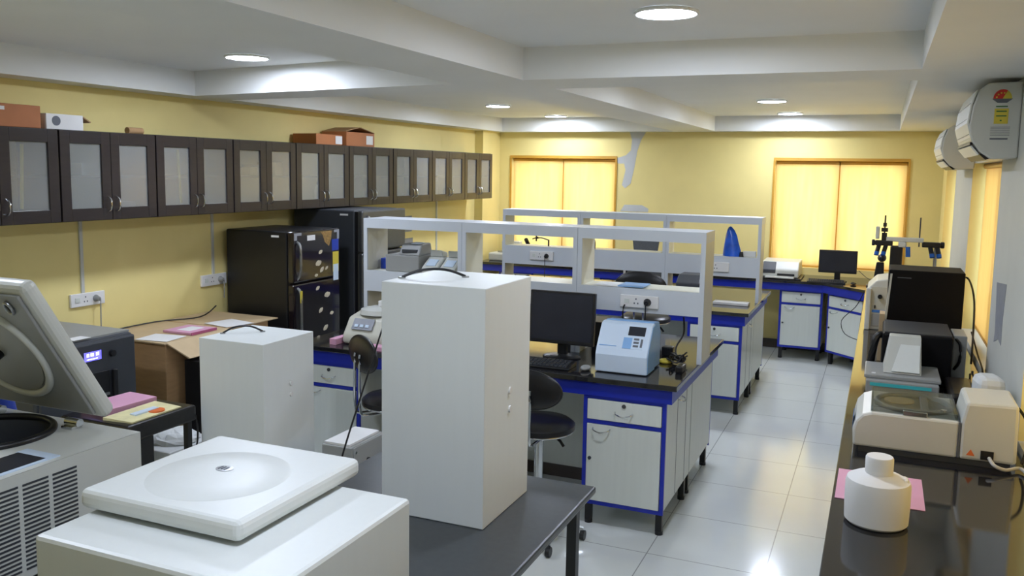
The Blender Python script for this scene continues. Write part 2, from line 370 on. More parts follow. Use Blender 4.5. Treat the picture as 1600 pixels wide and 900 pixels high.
for i, y in enumerate((5.3, 5.42, 5.6)):
    gl('paper_bundle', G().box(-4.62, -4.44, y, y + .09, 1.928, 1.99 + .02 * i), ('cardlite', 'paper', 'cardlite')[i], ('short', 'middle', 'tall')[i] + ' paper bundle on the shelf of the fourth cabinet from the left', 'bundle', 'paper bundles behind glass')
# boxes on top of the cabinets
zt = 2.1905
t = thing('carton', 'closed red brown carton on the cabinets at the left edge', 'box', (-4.5, 3.25, zt))
put('box_body', G().box(-4.66, -4.4, 2.95, 3.5, zt, zt + .125), 'cardred', t, bevel=.004)
put('label_sticker', G().box(-4.4, -4.399, 3.22, 3.28, zt + .09, zt + .11), 'paper', t)
t = thing('carton', 'small white carton with a dark round print on the cabinets', 'box', (-4.5, 3.66, zt))
put('box_body', G().box(-4.58, -4.42, 3.55, 3.8, zt, zt + .09), 'paper', t, bevel=.003)
put('printed_emblem', G().cone((-4.42, 3.615, zt + .05), (-4.418, 3.615, zt + .05), .028), 'label', t)
put('flap', G().hexa([(-4.57, 3.8, zt + .084), (-4.43, 3.8, zt + .084), (-4.43, 3.86, zt + .05), (-4.57, 3.86, zt + .05)], [(-4.57, 3.8, zt + .09), (-4.43, 3.8, zt + .09), (-4.43, 3.865, zt + .056), (-4.57, 3.865, zt + .056)]), 'cardboard', t)
gl('cardboard_spool', G().cone((-4.5, 4.2, zt + .022), (-4.5, 4.32, zt + .022), .022), 'cardboard', 'tiny brown roll lying on top of the cabinets', 'roll', smooth=True)
t = thing('carton', 'low orange brown carton with white label on the cabinets', 'box', (-4.5, 6.35, zt))
put('box_body', G().box(-4.66, -4.42, 6.12, 6.5, zt, zt + .09), 'cardred', t, bevel=.003)
put('label_sticker', G().box(-4.42, -4.418, 6.4, 6.5, zt + .01, zt + .08), 'paper', t)
t = thing('carton', 'taller carton with raised gable flaps on the cabinets', 'box', (-4.5, 6.8, zt))
put('box_body', G().box(-4.66, -4.4, 6.54, 7.0, zt, zt + .125), 'cardred', t, bevel=.003)
put('flap', G().hexa([(-4.66, 6.54, zt + .125), (-4.4, 6.54, zt + .125), (-4.4, 6.74, zt + .165), (-4.66, 6.74, zt + .165)], [(-4.66, 6.54, zt + .131), (-4.4, 6.54, zt + .131), (-4.4, 6.74, zt + .171), (-4.66, 6.74, zt + .171)]), 'cardboard', t)
put('flap', G().hexa([(-4.66, 6.78, zt + .165), (-4.4, 6.78, zt + .165), (-4.4, 7.0, zt + .125), (-4.66, 7.0, zt + .125)], [(-4.66, 6.78, zt + .171), (-4.4, 6.78, zt + .171), (-4.4, 7.0, zt + .131), (-4.66, 7.0, zt + .131)]), 'cardboard', t)
put('label_sticker', G().box(-4.4, -4.398, 6.86, 6.97, zt + .02, zt + .1), 'paper', t)

# ------------------------------------------------------------------ left wall conduits and sockets
def socket(x, y, z, face, lab, wdt=.2, plug=True, pm='cable', drop=.1, hgt=.085):
    """socket plate; face 'x' looks +X, 'y' looks -Y"""
    t = thing('socket_board', lab, 'socket', (x, y, z))
    def bx(u0, u1, d0, d1, z0, z1): return G().box(x + d0, x + d1, y + u0, y + u1, z + z0, z + z1) if face == 'x' else G().box(x + u0, x + u1, y - d1, y - d0, z + z0, z + z1)
    put('plate', bx(-wdt / 2, wdt / 2, 0, .018, 0, hgt), 'paper', t, bevel=.004)
    put('switch', bx(-wdt * .38, -wdt * .26, .018, .023, hgt * .35, hgt * .7), 'white', t)
    for u, v in ((-.01, .35), (.012, .35), (0, .7)):
        put('socket_hole', bx(-wdt * .08 + u - .004, -wdt * .08 + u + .004, .0175, .0185, hgt * v - .004, hgt * v + .006), 'label', t)
    if plug:
        u = wdt * .22
        c0 = (x + .018, y + u, z + hgt * .5) if face == 'x' else (x + u, y - .018, z + hgt * .5)
        c1 = (x + .05, y + u, z + hgt * .45) if face == 'x' else (x + u, y - .05, z + hgt * .45)
        q = put('power_plug', G().cone(c0, c1, .024, .014, 12), pm, t, smooth=True)
        e = Vector(c1); k = Vector((.01, 0, 0)) if face == 'x' else Vector((0, -.01, 0))
        put('power_cord', G().tube([e - k, e + k, e + k + Vector((0, 0, -.03)), e + k * .5 + Vector((0, 0, -drop))], .004, 6), pm, q, smooth=True)
    return t
for y, z0, z1, l in ((3.97, 1.17, 1.655, 'left grey conduit on the yellow wall above a socket'), (5.15, 1.17, 1.655, 'grey conduit on the yellow wall just left of the black fridge'), (8.77, .9, 1.655, 'far thin conduit on the wall seen through the shelf')):
    tag(put('wall_conduit', G().box(XL, XL + .012, y - .011, y + .011, z0, z1), 'conduit'), l, 'conduit', 'conduits on the left wall')
socket(XL, 4.0, 1.085, 'x', 'white wall socket board at the foot of the left conduit', .26, pm='mgrey', drop=.2)
socket(XL, 5.15, 1.085, 'x', 'white wall socket board beside the black fridge', .27, pm='mgrey', drop=.14)
for i, (y, z, h) in enumerate(((8.12, 1.32, .17), (8.14, 1.13, .12))):
    tag(put('wall_notice', G().box(XL, XL + .002, y - .09, y + .09, z, z + h), 'tape'), ('upper', 'lower')[i] + ' faded paper notice taped to the left wall beyond the fridges', 'notice')

# ------------------------------------------------------------------ fridges
t = thing('refrigerator', 'black double door fridge with cream flower print on the doors', 'refrigerator', (-4.3, 5.5, 0))
x0, x1, y0, y1, H = -4.63, -4.06, 5.24, 5.84, 1.515
put('body', G().box(x0, x1, y0, y1, .05, H), 'black', t, bevel=.01)
put('plinth', G().box(x0 + .02, x1 - .02, y0 + .02, y1 - .02, 0, .05), 'darkgrey', t)
M['fridgedoor'] = mat('gloss_black_door', (26, 20, 24), .12, var=.2, coat=.5)
for nm, z0, z1 in (('freezer_door', 1.13, H), ('fridge_door', .06, 1.12)):
    d = put(nm, G().box(x1 + .004, x1 + .06, y0, y1, z0, z1), 'fridgedoor', t, bevel=.012)
    hx = x1 + .06
    if nm == 'freezer_door': p = [(hx - .01, y0 + .05, 1.15), (hx + .025, y0 + .05, 1.2), (hx + .03, y0 + .05, 1.3), (hx + .025, y0 + .05, 1.41), (hx - .01, y0 + .05, 1.44)]
    else: p = [(hx - .01, y0 + .05, .62), (hx + .025, y0 + .05, .66), (hx + .03, y0 + .05, .85), (hx + .025, y0 + .05, 1.05), (hx - .01, y0 + .05, 1.09)]
    put('handle', G().tube(p, .010), 'steel', d, smooth=True)
    pts = [(.34, 1.33, .03), (.31, 1.24, .045), (.36, 1.19, .035), (.28, 1.155, .025), (.42, 1.2, .025)] if nm == 'freezer_door' else [(.3, 1.05, .03), (.42, .98, .045), (.34, .87, .035), (.48, .83, .03), (.4, .72, .04), (.3, .66, .03), (.36, .52, .05), (.3, .36, .035), (.45, .3, .04)]
    for u, z, r in pts:
        g = G(); r *= 1.45
        for a in (.4, 1.5):
            c = (hx - .0015, y0 + u + math.cos(a) * r * .3, z + math.sin(a) * r * .3)
            g.ell(c, (.0025, r * .6, r * .34), 14, 8)
        g.rot((hx, y0 + u, z), 'X', random.uniform(20, 70))
        put('flower_print', g, 'offwhite', d)
dz = x1 + .0605
put('maker_sticker', G().box(dz, dz + .001, y0 + .17, y0 + .27, 1.44, 1.48), 'paper', t)
put('corner_tape', G().prism([(y0 + .01, 1.505), (y0 + .1, 1.505), (y0 + .1, 1.485), (y0 + .045, 1.485), (y0 + .045, 1.45), (y0 + .01, 1.45)], 'x', dz, dz + .001), 'tape', t)
put('corner_tape', G().prism([(y1 - .01, 1.505), (y1 - .08, 1.505), (y1 - .08, 1.485), (y1 - .04, 1.485), (y1 - .04, 1.43), (y1 - .01, 1.43)], 'x', dz, dz + .001), 'tape', t)
put('photo_sticker', G().prism([(y0 + .34, 1.5), (y0 + .49, 1.5), (y0 + .48, 1.44), (y0 + .45, 1.38), (y0 + .39, 1.42), (y0 + .37, 1.47)], 'x', dz, dz + .001), 'sticker', t)
put('energy_sticker', G().box(dz, dz + .001, y1 - .11, y1 - .02, 1.34, 1.43), 'bluebox', t)
put('rating_sticker', G().box(dz, dz + .001, y1 - .1, y1 - .02, 1.17, 1.33), 'yellowp', t)
put('rating_sticker', G().box(dz + .001, dz + .0015, y1 - .095, y1 - .025, 1.1, 1.23), 'whiteblue', t)
put('hinge_tag', G().box(-4.2, -4.13, y0 - .001, y0, 1.47, 1.485), 'paper', t)
tag(put('key_tag', G().box(x1 + .09, x1 + .095, y0 + .035, y0 + .06, .98, 1.07), 'yellowp'), 'yellow green tag hanging on the black fridge handle', 'tag')
t = thing('refrigerator', 'taller dark grey fridge with steel doors behind the floral one', 'refrigerator', (-4.3, 6.4, 0))
x0, x1, y0, y1, H = -4.63, -4.02, 6.08, 6.78, 1.645
put('body', G().box(x0, x1, y0, y1, .04, H), 'darkgrey', t, bevel=.01)
put('plinth', G().box(x0 + .02, x1 - .02, y0 + .02, y1 - .02, 0, .04), 'black', t)
put('door_gasket', G().box(x1, x1 + .03, y0 + .01, y1 - .01, .06, H - .01), 'black', t)
for nm, z0, z1 in (('freezer_door', 1.3, H), ('fridge_door', .06, 1.29)):
    d = put(nm, G().box(x1 + .03, x1 + .085, y0, y1, z0, z1), 'dimsteel', t, bevel=.014)
    put('handle', G().tube([(x1 + .08, y0 + .06, z0 + .05 if z0 > 1 else .7), (x1 + .12, y0 + .06, z0 + .08 if z0 > 1 else .74), (x1 + .12, y0 + .06, z1 - .08), (x1 + .08, y0 + .06, z1 - .05)], .011), 'chrome', d, smooth=True)
put('hinge_tag', G().box(-4.16, -4.08, y0 - .001, y0, 1.6, 1.615), 'paper', t)

# ------------------------------------------------------------------ laboratory benches
def bowh(x, y, z, wd=.1, axis='x'):
    if axis == 'x': return G().tube([(x - wd / 2, y, z + .012), (x - wd * .4, y - .022, z + .004), (x, y - .028, z - .006), (x + wd * .4, y - .022, z + .004), (x + wd / 2, y, z + .012)], .004)
    return G().tube([(x, y - wd / 2, z + .012), (x + .022, y - wd * .4, z + .004), (x + .028, y, z - .006), (x + .022, y + wd * .4, z + .004), (x, y + wd / 2, z + .012)], .004)
def cabinet(x0, x1, y, depth, label, group, body='white', side_door=False, legs=True):
    """floor cabinet facing -Y"""
    t = thing('floor_cabinet', label, 'cabinet', ((x0 + x1) / 2, y + depth / 2, 0), group)
    put('body', G().box(x0, x1, y + .012, y + depth, .15, .758), body, t, bevel=.002)
    g = G(); f = .022
    g.box(x0, x0 + f, y - .004, y + .012, .13, .758); g.box(x1 - f, x1, y - .004, y + .012, .13, .758)
    g.box(x0 + f, x1 - f, y - .004, y + .012, .742, .758); g.box(x0 + f, x1 - f, y - .004, y + .012, .6, .622); g.box(x0 + f, x1 - f, y - .004, y + .012, .13, .152)
    put('frame', g, 'blue', t)
    xc = (x0 + x1) / 2
    d = put('drawer', G().box(x0 + f + .003, x1 - f - .003, y - .01, y + .011, .625, .739), body, t, bevel=.002)
    put('handle', bowh(xc, y - .01, .668), 'chrome', d, smooth=True)
    put('lock', G().cone((xc, y - .01, .718), (xc, y - .016, .718), .011), 'darkgrey', d, smooth=True)
    d = put('door', G().box(x0 + f + .003, x1 - f - .003, y - .01, y + .011, .155, .597), body, t, bevel=.002)
    put('handle', bowh(x0 + .11, y - .01, .565), 'chrome', d, smooth=True)
    put('lock', G().cone((x0 + .045, y - .01, .4), (x0 + .045, y - .016, .4), .010), 'darkgrey', d, smooth=True)
    for lx in (x0 + .03, x1 - .03):
        for ly in (y + .05, y + depth - .05):
            g = G(); g.box(lx - .018, lx + .018, ly - .018, ly + .018, .02, .15); g.cone((lx, ly, 0), (lx, ly, .02), .022); put('leg', g, 'black', t)
    if side_door:
        for yy in (y + depth * .42, y + depth * .78): put('panel_seam', G().box(x1, x1 + .0015, yy - .0015, yy + .0015, .16, .75), 'label', t)
        put('side_handle', bowh(x1, y + depth * .5, .70, .09, 'y'), 'chrome', t, smooth=True)
    return t
def island(x0, x1, y0, y1, yc, top, xs, which, seams, shelf_z):
    t = thing('island_bench', '%s of two island benches with black granite top and blue apron' % which, 'bench', ((x0 + x1) / 2, yc, 0), 'island benches')
    wt = put('worktop', G().box(x0, x1, y0, y1, .84, .87), 'granite', t, bevel=.004)
    g = G(); a = .03
    g.box(x0 + a, x1 - a, y0 + a, y0 + a + .03, .76, .84); g.box(x0 + a, x1 - a, y1 - a - .03, y1 - a, .76, .84)
    g.box(x0 + a, x0 + a + .03, y0 + a + .03, y1 - a - .03, .76, .84); g.box(x1 - a - .03, x1 - a, y0 + a + .03, y1 - a - .03, .76, .84)
    put('apron', g, 'blue', t)
    put('back_panel', G().box(xs[0][1] + .002, xs[-1][0] - .002, yc - .01, yc + .01, .0, .76), 'white', t)
    put('kick_strip', G().box(xs[0][1] + .002, xs[-1][0] - .002, yc - .018, yc - .01, 0, .08), 'skirt', t)
    for k, (a0, a1) in enumerate(xs):
        side = 'left' if k == 0 else 'right'
        cabinet(a0, a1, y0 + .045, yc - y0 - .055, 'white drawer cabinet with blue frame at the %s front of the %s bench' % (side, which), 'white and blue bench cabinets', side_door=(k > 0))
        c = cabinet(a0, a1, y0 + .045, yc - y0 - .055, 'white cabinet facing the far wall at the %s back of the %s bench' % (side, which), 'white and blue bench cabinets')
        c.rotation_euler = (0, 0, PI); c.location = ((a0 + a1) / 2, yc + (yc - (y0 + .045 + (yc - y0 - .055) / 2)), 0)
    zt1, zt0, zm1, zm0, ys0, ys1 = shelf_z
    for k in range(len(seams) - 1):
        a0, a1 = seams[k] + .002, seams[k + 1] - .002; th = .02
        lab = 'white shelf bay %s on the %s bench' % (('at the left end', 'in the middle', 'at the right end')[k], which)
        t = thing('bench_shelf', lab, 'shelf', ((a0 + a1) / 2, (ys0 + ys1) / 2, .87), 'white bench shelf bays')
        for sx in (a0, a1 - th): put('side_panel', G().box(sx, sx + th, ys0, ys1, .8705, zt0), 'cream', t); 
        for sx in (a0 - .001, a1 - .027): put('edge_strip', G().box(sx, sx + .028, ys0 - .012, ys0, .8705, zt1), 'shelfwhite', t)
        put('top_board', G().box(a0, a1, ys0, ys1, zt0, zt1), 'shelfwhite', t)
        put('top_fascia', G().box(a0 + .027, a1 - .027, ys0 - .012, ys0, zt0, zt1), 'shelfwhite', t)
        put('shelf_box', G().box(a0 + th, a1 - th, ys0, ys1, zm0, zm1), 'cream', t)
        put('shelf_fascia', G().box(a0 + .027, a1 - .027, ys0 - .012, ys0, zm0, zm1 + .004), 'shelfwhite', t)
    return wt
island(-3.43, -.94, 4.47, 5.94, 5.2, 0, [(-3.40, -2.95), (-1.47, -1.0)], 'nearer', [-3.27, -2.515, -1.715, -.925], (1.655, 1.59, 1.295, 1.155, 5.07, 5.34))
island(-3.5, -.94, 7.13, 8.66, 7.9, 0, [(-3.44, -3.0), (-1.44, -.99)], 'farther', [-3.41, -2.61, -1.785, -.945], (1.62, 1.56, 1.265, 1.09, 7.77, 8.0))
# bench along the back wall and the right wall: one worktop
wp = [(XL + .12, 9.62), (-.52, 9.62), (-.1, 9.2), (-.1, .6), (XR - .006, .6), (XR - .006, YB - .002), (XL + .12, YB - .002)]
t = thing('wall_bench', 'long bench with black granite top along back wall and right wall', 'bench', (-.5, 9.7, 0))
put('worktop', G().prism(wp, 'z', .84, .87), 'granite', t, bevel=.004)
g = G(); g.box(XL + .14, -.53, 9.65, 9.68, .76, .84); g.prism([(-.53, 9.65), (-.07, 9.19), (-.07, 9.23), (-.53, 9.69)], 'z', .76, .84); g.box(-.07, -.04, .65, 9.19, .76, .84)
put('apron', g, 'blue', t)
G0 = 'white and blue wall bench cabinets'
cabinet(-.96, -.515, 9.70, .55, 'white drawer cabinet under the back worktop below the printer and monitor', G0)
cabinet(-4.3, -3.85, 9.70, .55, 'white drawer cabinet at the far left end under the back worktop', G0)
cabinet(-3.0, -2.5, 9.70, .55, 'white drawer cabinet under the middle of the back worktop', G0)
c = cabinet(-.26, .26, -.2, .4, 'white drawer cabinet set diagonally across the back right corner', G0)
c.location = (-.285 + .15, 9.47 + .13, 0); c.rotation_euler = (0, 0, -PI / 4)
for i, y in enumerate((1.2, 2.9, 4.6, 6.3, 8.0)):
    c = cabinet(-.4, .4, -.28, .56, 'white cabinet under the right hand worktop, number %s from the camera' % ('one', 'two', 'three', 'four', 'five')[i], G0)
    c.location = (.24, y, 0); c.rotation_euler = (0, 0, -PI / 2)

# ------------------------------------------------------------------ sockets on the shelves
sk = socket(-1.31, 5.058, 1.185, 'y', 'wide white socket board on the nearer bench shelf', .235, drop=.2, hgt=.075)
put('power_cord', G().tube([(-1.395, 5.03, 1.2), (-1.4, 5.01, 1.16), (-1.395, 5.02, .98), (-1.38, 5.0, .9)], .005, 6), 'cable', sk, smooth=True)
socket(-2.99, 7.758, 1.14, 'y', 'white socket board on the far shelf, left bay', .24, drop=.26)
socket(-1.31, 7.758, 1.13, 'y', 'white socket board on the far shelf, right bay', .2, plug=False)

# ------------------------------------------------------------------ stools
def stool(x, y, rz, label, sh=.6, back=.93):
    t = thing('lab_stool', label, 'stool', (x, y, 0), 'black swivel stools')
    put('seat', G().lathe((x, y, sh), [(.05, 0), (.17, .0), (.195, .02), (.195, .045), (.17, .065), (.08, .072), (.01, .07)]), 'blackleather', t, smooth=True)
    put('seat_ring', G().torus((x, y, sh + .012), .185, .006), 'chrome', t, smooth=True)
    put('post', G().cone((x, y, .1), (x, y, sh), .025).cone((x, y, .1), (x, y, sh * .55), .034), 'chrome', t, smooth=True)
    g = G(); g.torus((0, 0, 0), .19, .01, Matrix.Rotation(PI / 2, 3, 'X'), sy=.5)
    g2 = G(); prof = []
    # oval padded backrest facing +Y, on the near side
    g2.ell((x, y - .2, back), (.2, .028, .105), 28, 14); put('backrest', g2, 'blackleather', t, smooth=True); g.b.free()
    put('backrest_rim', G().torus((x, y - .2, back), .196, .007, Matrix.Rotation(PI / 2, 3, 'X'), sx=1.0, sy=.53), 'black', t, smooth=True)
    for s in (-1, 1):
        put('back_rod', G().tube([(x + s * .035, y + .02, sh - .01), (x + s * .035, y - .19, sh - .02), (x + s * .035, y - .235, sh + .03), (x + s * .035, y - .236, back - .05), (x + s * .035, y - .232, back + .005)], .008), 'chrome', t, smooth=True)
    put('foot_ring', G().torus((x, y, .22), .17, .009), 'chrome', t, smooth=True)
    g = G()
    for a in (0, PI / 2): g.tube([(x - .17 * math.cos(a), y - .17 * math.sin(a), .22), (x + .17 * math.cos(a), y + .17 * math.sin(a), .22)], .006, 6)
    put('foot_ring_spokes', g, 'chrome', t)
    for k in range(5):
        a = 2 * PI * k / 5 + .3; e = (x + .25 * math.cos(a), y + .25 * math.sin(a))
        put('base_arm', G().tube([(x, y, .11), (x + .12 * math.cos(a), y + .12 * math.sin(a), .09), (e[0], e[1], .06)], .014), 'chrome', t, smooth=True)
        put('caster', G().cone((e[0] - .012, e[1], .027), (e[0] + .012, e[1], .027), .027), 'black', t, smooth=True)
    put('height_lever', G().tube([(x + .03, y, sh - .02), (x + .11, y - .01, sh - .025), (x + .15, y - .02, sh - .06)], .008), 'black', t, smooth=True)
    t.rotation_euler = (0, 0, rz); return t
stool(-1.63, 4.24, .0, 'black round stool with oval back beside the tall white box, right', .6, .875)
stool(-2.54, 4.26, -.6, 'black round stool seen sideways between the two white boxes', .62, .95)
stool(-1.66, 6.62, .0, 'black stool in the middle aisle seen through the right shelf bay', .82, 1.14)
# office chair behind the farther bench
t = thing('office_chair', 'high backed grey mesh office chair beyond the far shelf', 'chair', (-2.3, 9.15, 0))
cx, cy = -2.31, 9.1
g = G(); g.prism([(cx - .13, 1.16), (cx - .1, 1.14), (cx + .1, 1.14), (cx + .13, 1.16), (cx + .15, 1.31), (cx + .13, 1.335), (cx - .13, 1.335), (cx - .15, 1.31)], 'y', cy - .02, cy + .02); put('headrest', g, 'mesh', t, bevel=.01)
g = G(); g.box(cx - .2, cx + .2, cy - .02, cy + .02, .62, 1.02); put('backrest', g, 'mesh', t, bevel=.02)
put('back_frame', G().tube([(cx - .22, cy + .02, .6), (cx - .23, cy + .02, 1.0), (cx - .15, cy + .02, 1.12), (cx + .15, cy + .02, 1.12), (cx + .23, cy + .02, 1.0), (cx + .22, cy + .02, .6)], .014).tube([(cx, cy + .03, 1.1), (cx, cy + .03, 1.25)], .014), 'paper', t, smooth=True)
put('seat', G().box(cx - .23, cx + .23, cy - .0, cy + .42, .44, .52), 'mesh', t, bevel=.03)
for s in (-1, 1): put('armrest', G().tube([(cx + s * .25, cy + .3, .46), (cx + s * .27, cy + .3, .7), (cx + s * .27, cy + .05, .7)], .018), 'black', t, smooth=True)
put('post', G().cone((cx, cy + .2, .08), (cx, cy + .2, .44), .028), 'black', t, smooth=True)
for k in range(5):
    a = 2 * PI * k / 5; put('base_arm', G().tube([(cx, cy + .2, .09), (cx + .28 * math.cos(a), cy + .2 + .28 * math.sin(a), .06)], .016), 'black', t); put('caster', G().ell((cx + .28 * math.cos(a), cy + .2 + .28 * math.sin(a), .028), (.028, .028, .028), 12, 8), 'black', t, smooth=True)

# ------------------------------------------------------------------ items on the nearer bench
def monitor(x0, x1, y, zb, z1, label, tilt=0, base=.12, zc=.87, stand='black'):
    xc = (x0 + x1) / 2; t = thing('computer_monitor', label, 'monitor', (xc, y, zc))
    k = G().box(x0, x1, y, y + .035, zb, z1); s = G().box(x0 + .014, x1 - .014, y - .001, y + .001, zb + .022, z1 - .014)
    bk = G().box(xc - .12, xc + .12, y + .035, y + .06, zb + .05, z1 - .08)
    for q in (k, s, bk): q.rot((xc, y, zb), 'X', tilt)
    put('casing', k, 'black', t, bevel=.005); put('screen', s, 'lcd', t); put('rear_housing', bk, 'black', t, bevel=.01)
    put('stand_neck', G().box(xc - .03, xc + .03, y + .03, y + .055, zc + .01, zb + .1), stand, t, bevel=.004)
    put('stand_base', G().lathe((xc, y + .03, zc + .001), [(base, 0), (base, .006), (base * .8, .014), (.02, .018)], sy=.7), stand, t, smooth=True)
    return t
monitor(-1.95, -1.535, 4.86, .955, 1.275, 'black computer monitor on the nearer bench, seen beside the tall white box', -4)
def keyboard(x0, x1, y0, y1, z, label):
    t = thing('keyboard', label, 'keyboard', ((x0 + x1) / 2, (y0 + y1) / 2, z))
    put('tray', G().hexa([(x0, y0, z), (x1, y0, z), (x1, y1, z), (x0, y1, z)], [(x0, y0, z + .012), (x1, y0, z + .012), (x1, y1, z + .028), (x0, y1, z + .028)]), 'black', t, bevel=.003)
    g = G(); nx, ny = 16, 5; w = (x1 - x0 - .03) / nx; d = (y1 - y0 - .03) / ny
    for i in range(nx):
        for j in range(ny):
            xa = x0 + .015 + i * w; ya = y0 + .015 + j * d; zz = z + .012 + .016 * (j + .5) / ny
            g.box(xa, xa + w * .82, ya, ya + d * .8, zz, zz + .007)
    put('keys', g, 'darkgrey', t); return t
keyboard(-2.02, -1.58, 4.545, 4.7, .8705, 'black keyboard lying in front of the monitor on the nearer bench')
# photometer: white sloping front, light blue housing
t = thing('photometer', 'blue and white benchtop analyser with a small screen on the nearer bench', 'lab instrument', (-1.29, 4.82, .87))
x0, x1, y0, y1, z0 = -1.445, -1.145, 4.62, 4.95, .874
prof = [(y0, z0), (y0, z0 + .10), (y0 + .02, z0 + .14), (y0 + .11, z0 + .262), (y0 + .14, z0 + .27), (y0 + .17, z0 + .27), (y0 + .17, z0)]
put('front_shell', G().prism(prof, 'x', x0, x1), 'whiteblue', t, bevel=.006)
put('rear_housing', G().prism([(y0 + .172, z0 + .004), (y0 + .172, z0 + .275), (y1 - .04, z0 + .262), (y1, z0 + .2), (y1, z0 + .004)], 'x', x0 + .008, x1 - .004), 'ltblue', t, bevel=.006)
put('side_panel', G().prism([(y0 + .01, z0 + .004), (y0 + .01, z0 + .1), (y0 + .03, z0 + .14), (y0 + .115, z0 + .255), (y0 + .172, z0 + .262), (y0 + .172, z0 + .004)], 'x', x1, x1 + .003), 'ltblue', t)
import math as _m
def slope(u0, u1, v0, v1, off=.002):   # patch on the sloping front: u along x, v 0..1 up the slope
    a = Vector((0, y0 + .02, z0 + .14)); b = Vector((0, y0 + .11, z0 + .262)); n = Vector((0, -(b.z - a.z), b.y - a.y)).normalized()
    P = lambda u, v, o: Vector((u, 0, 0)) + a.lerp(b, v) + n * o
    return G().hexa([P(u0, v0, 0), P(u1, v0, 0), P(u1, v1, 0), P(u0, v1, 0)], [P(u0, v0, off), P(u1, v0, off), P(u1, v1, off), P(u0, v1, off)])
put('display', slope(-1.275, -1.178, .55, .92), 'lcd', t)
put('keypad', slope(-1.295, -1.178, .0, .5), 'whiteblue', t)
put('keypad', slope(-1.295, -1.245, .0, .45, .003), 'ltblue', t)
for v in (.12, .26, .4): put('button', slope(-1.235, -1.205, v - .04, v + .04, .004), 'label', t)
put('button', slope(-1.195, -1.183, .08, .42, .004), 'label', t)
put('brand_strip', slope(-1.43, -1.33, .05, .08, .0025), 'ltblue', t)
put('foot_rail', G().box(x0 + .02, x1 - .02, y0 + .03, y1 - .03, .8705, z0), 'black', t)
# cable tangle and odds behind the photometer
random.seed(3)
g = G()
for i in range(5):
    g.tube([(-1.08 + random.uniform(-.04, .07), 5.0 + random.uniform(-.04, .09), .885 + random.uniform(0, .05 if k % 2 else .02)) for k in range(7)], .005, 6, 4)
g.tube([(-1.1, 5.35, 1.1), (-1.09, 5.32, 1.0), (-1.11, 5.2, .93), (-1.05, 5.0, .89)], .006, 6, 4)
o = gl('cable_tangle', g, 'cable', 'tangle of black cords behind the blue and white analyser', 'cables', smooth=True); o['kind'] = 'stuff'
gl('power_adapter', G().box(-1.2, -1.13, 5.2, 5.26, .8705, .93), 'black', 'black power adapter block behind the analyser', 'adapter', bevel=.008)
gl('power_adapter', G().box(-1.02, -.98, 4.78, 4.9, .8705, .91), 'black', 'small black adapter near the right edge of the nearer bench', 'adapter', bevel=.008)
gl('tape_roll', G().torus((-1.13, 4.62 + .1 + .3, .882), .028, .011), 'yellowp', 'small yellow tape ring on the granite behind the analyser', 'tape', smooth=True)
gl('desktop_computer', G().box(-1.9, -1.5, 5.36, 5.6, .8705, 1.02), 'black', 'flat black computer case behind the shelf on the nearer bench', 'computer', bevel=.006)
gl('computer_mouse', G().ell((-1.5, 4.62, .884), (.028, .045, .016)), 'mgrey', 'grey computer mouse beside the keyboard', 'mouse', smooth=True)
gl('paper_sheet', G().box(-1.62, -1.42, 5.08, 5.28, 1.2995, 1.301), 'paper', 'white sheet lying on the nearer shelf, right bay', 'paper')
gl('folder', G().box(-1.46, -1.3, 5.09, 5.27, 1.3015, 1.308), 'ltblue', 'light blue folder lying on the nearer shelf, right bay', 'folder')
# cyclers on the left shelf bay
t = thing('thermal_cycler', 'large grey boxy cycler with raised lid on the left shelf bay', 'lab instrument', (-2.97, 5.2, 1.2955))
put('body', G().box(-3.12, -2.86, 5.1, 5.29, 1.2955, 1.41), 'mgrey', t, bevel=.006)
put('lid', G().hexa([(-3.03, 5.12, 1.41), (-2.855, 5.1, 1.41), (-2.855, 5.29, 1.41), (-3.03, 5.29, 1.41)], [(-3.02, 5.16, 1.485), (-2.86, 5.15, 1.49), (-2.86, 5.28, 1.49), (-3.02, 5.28, 1.485)]), 'mgrey', t, bevel=.01)
put('lid_grip', G().box(-3.0, -2.88, 5.115, 5.135, 1.425, 1.45), 'darkgrey', t, bevel=.003)
put('label_sticker', G().hexa([(-2.94, 5.14, 1.487), (-2.87, 5.14, 1.488), (-2.87, 5.2, 1.493), (-2.94, 5.2, 1.493)], [(-2.94, 5.14, 1.491), (-2.87, 5.14, 1.492), (-2.87, 5.2, 1.497), (-2.94, 5.2, 1.497)]), 'whiteblue', t)
for i, (xa, l) in enumerate(((-2.775, 'left one of the two small grey cyclers beside the large one'), (-2.64, 'right one of the two small grey cyclers, by the bay side'))):
    t = thing('mini_cycler', l, 'lab instrument', (xa, 5.18, 1.2955), 'small cyclers on the left shelf bay')
    put('body', G().prism([(5.09, 1.3), (5.09, 1.335), (5.2, 1.40), (5.28, 1.40), (5.28, 1.3)], 'x', xa - .06, xa + .06), 'machine', t, bevel=.01)
    put('base', G().box(xa - .06, xa + .06, 5.095, 5.28, 1.2955, 1.3), 'darkgrey', t)
    put('screen', G().hexa([(xa - .035, 5.11, 1.348), (xa + .035, 5.11, 1.348), (xa + .035, 5.17, 1.383), (xa - .035, 5.17, 1.383)], [(xa - .035, 5.108, 1.352), (xa + .035, 5.108, 1.352), (xa + .035, 5.168, 1.388), (xa - .035, 5.168, 1.388)]), 'whiteblue', t)
    put('lid', G().hexa([(xa - .05, 5.2, 1.402), (xa + .05, 5.2, 1.402), (xa + .05, 5.28, 1.402), (xa - .05, 5.28, 1.402)], [(xa - .045, 5.19, 1.45), (xa + .045, 5.19, 1.45), (xa + .045, 5.28, 1.43), (xa - .045, 5.28, 1.43)]), 'machine', t, bevel=.008)
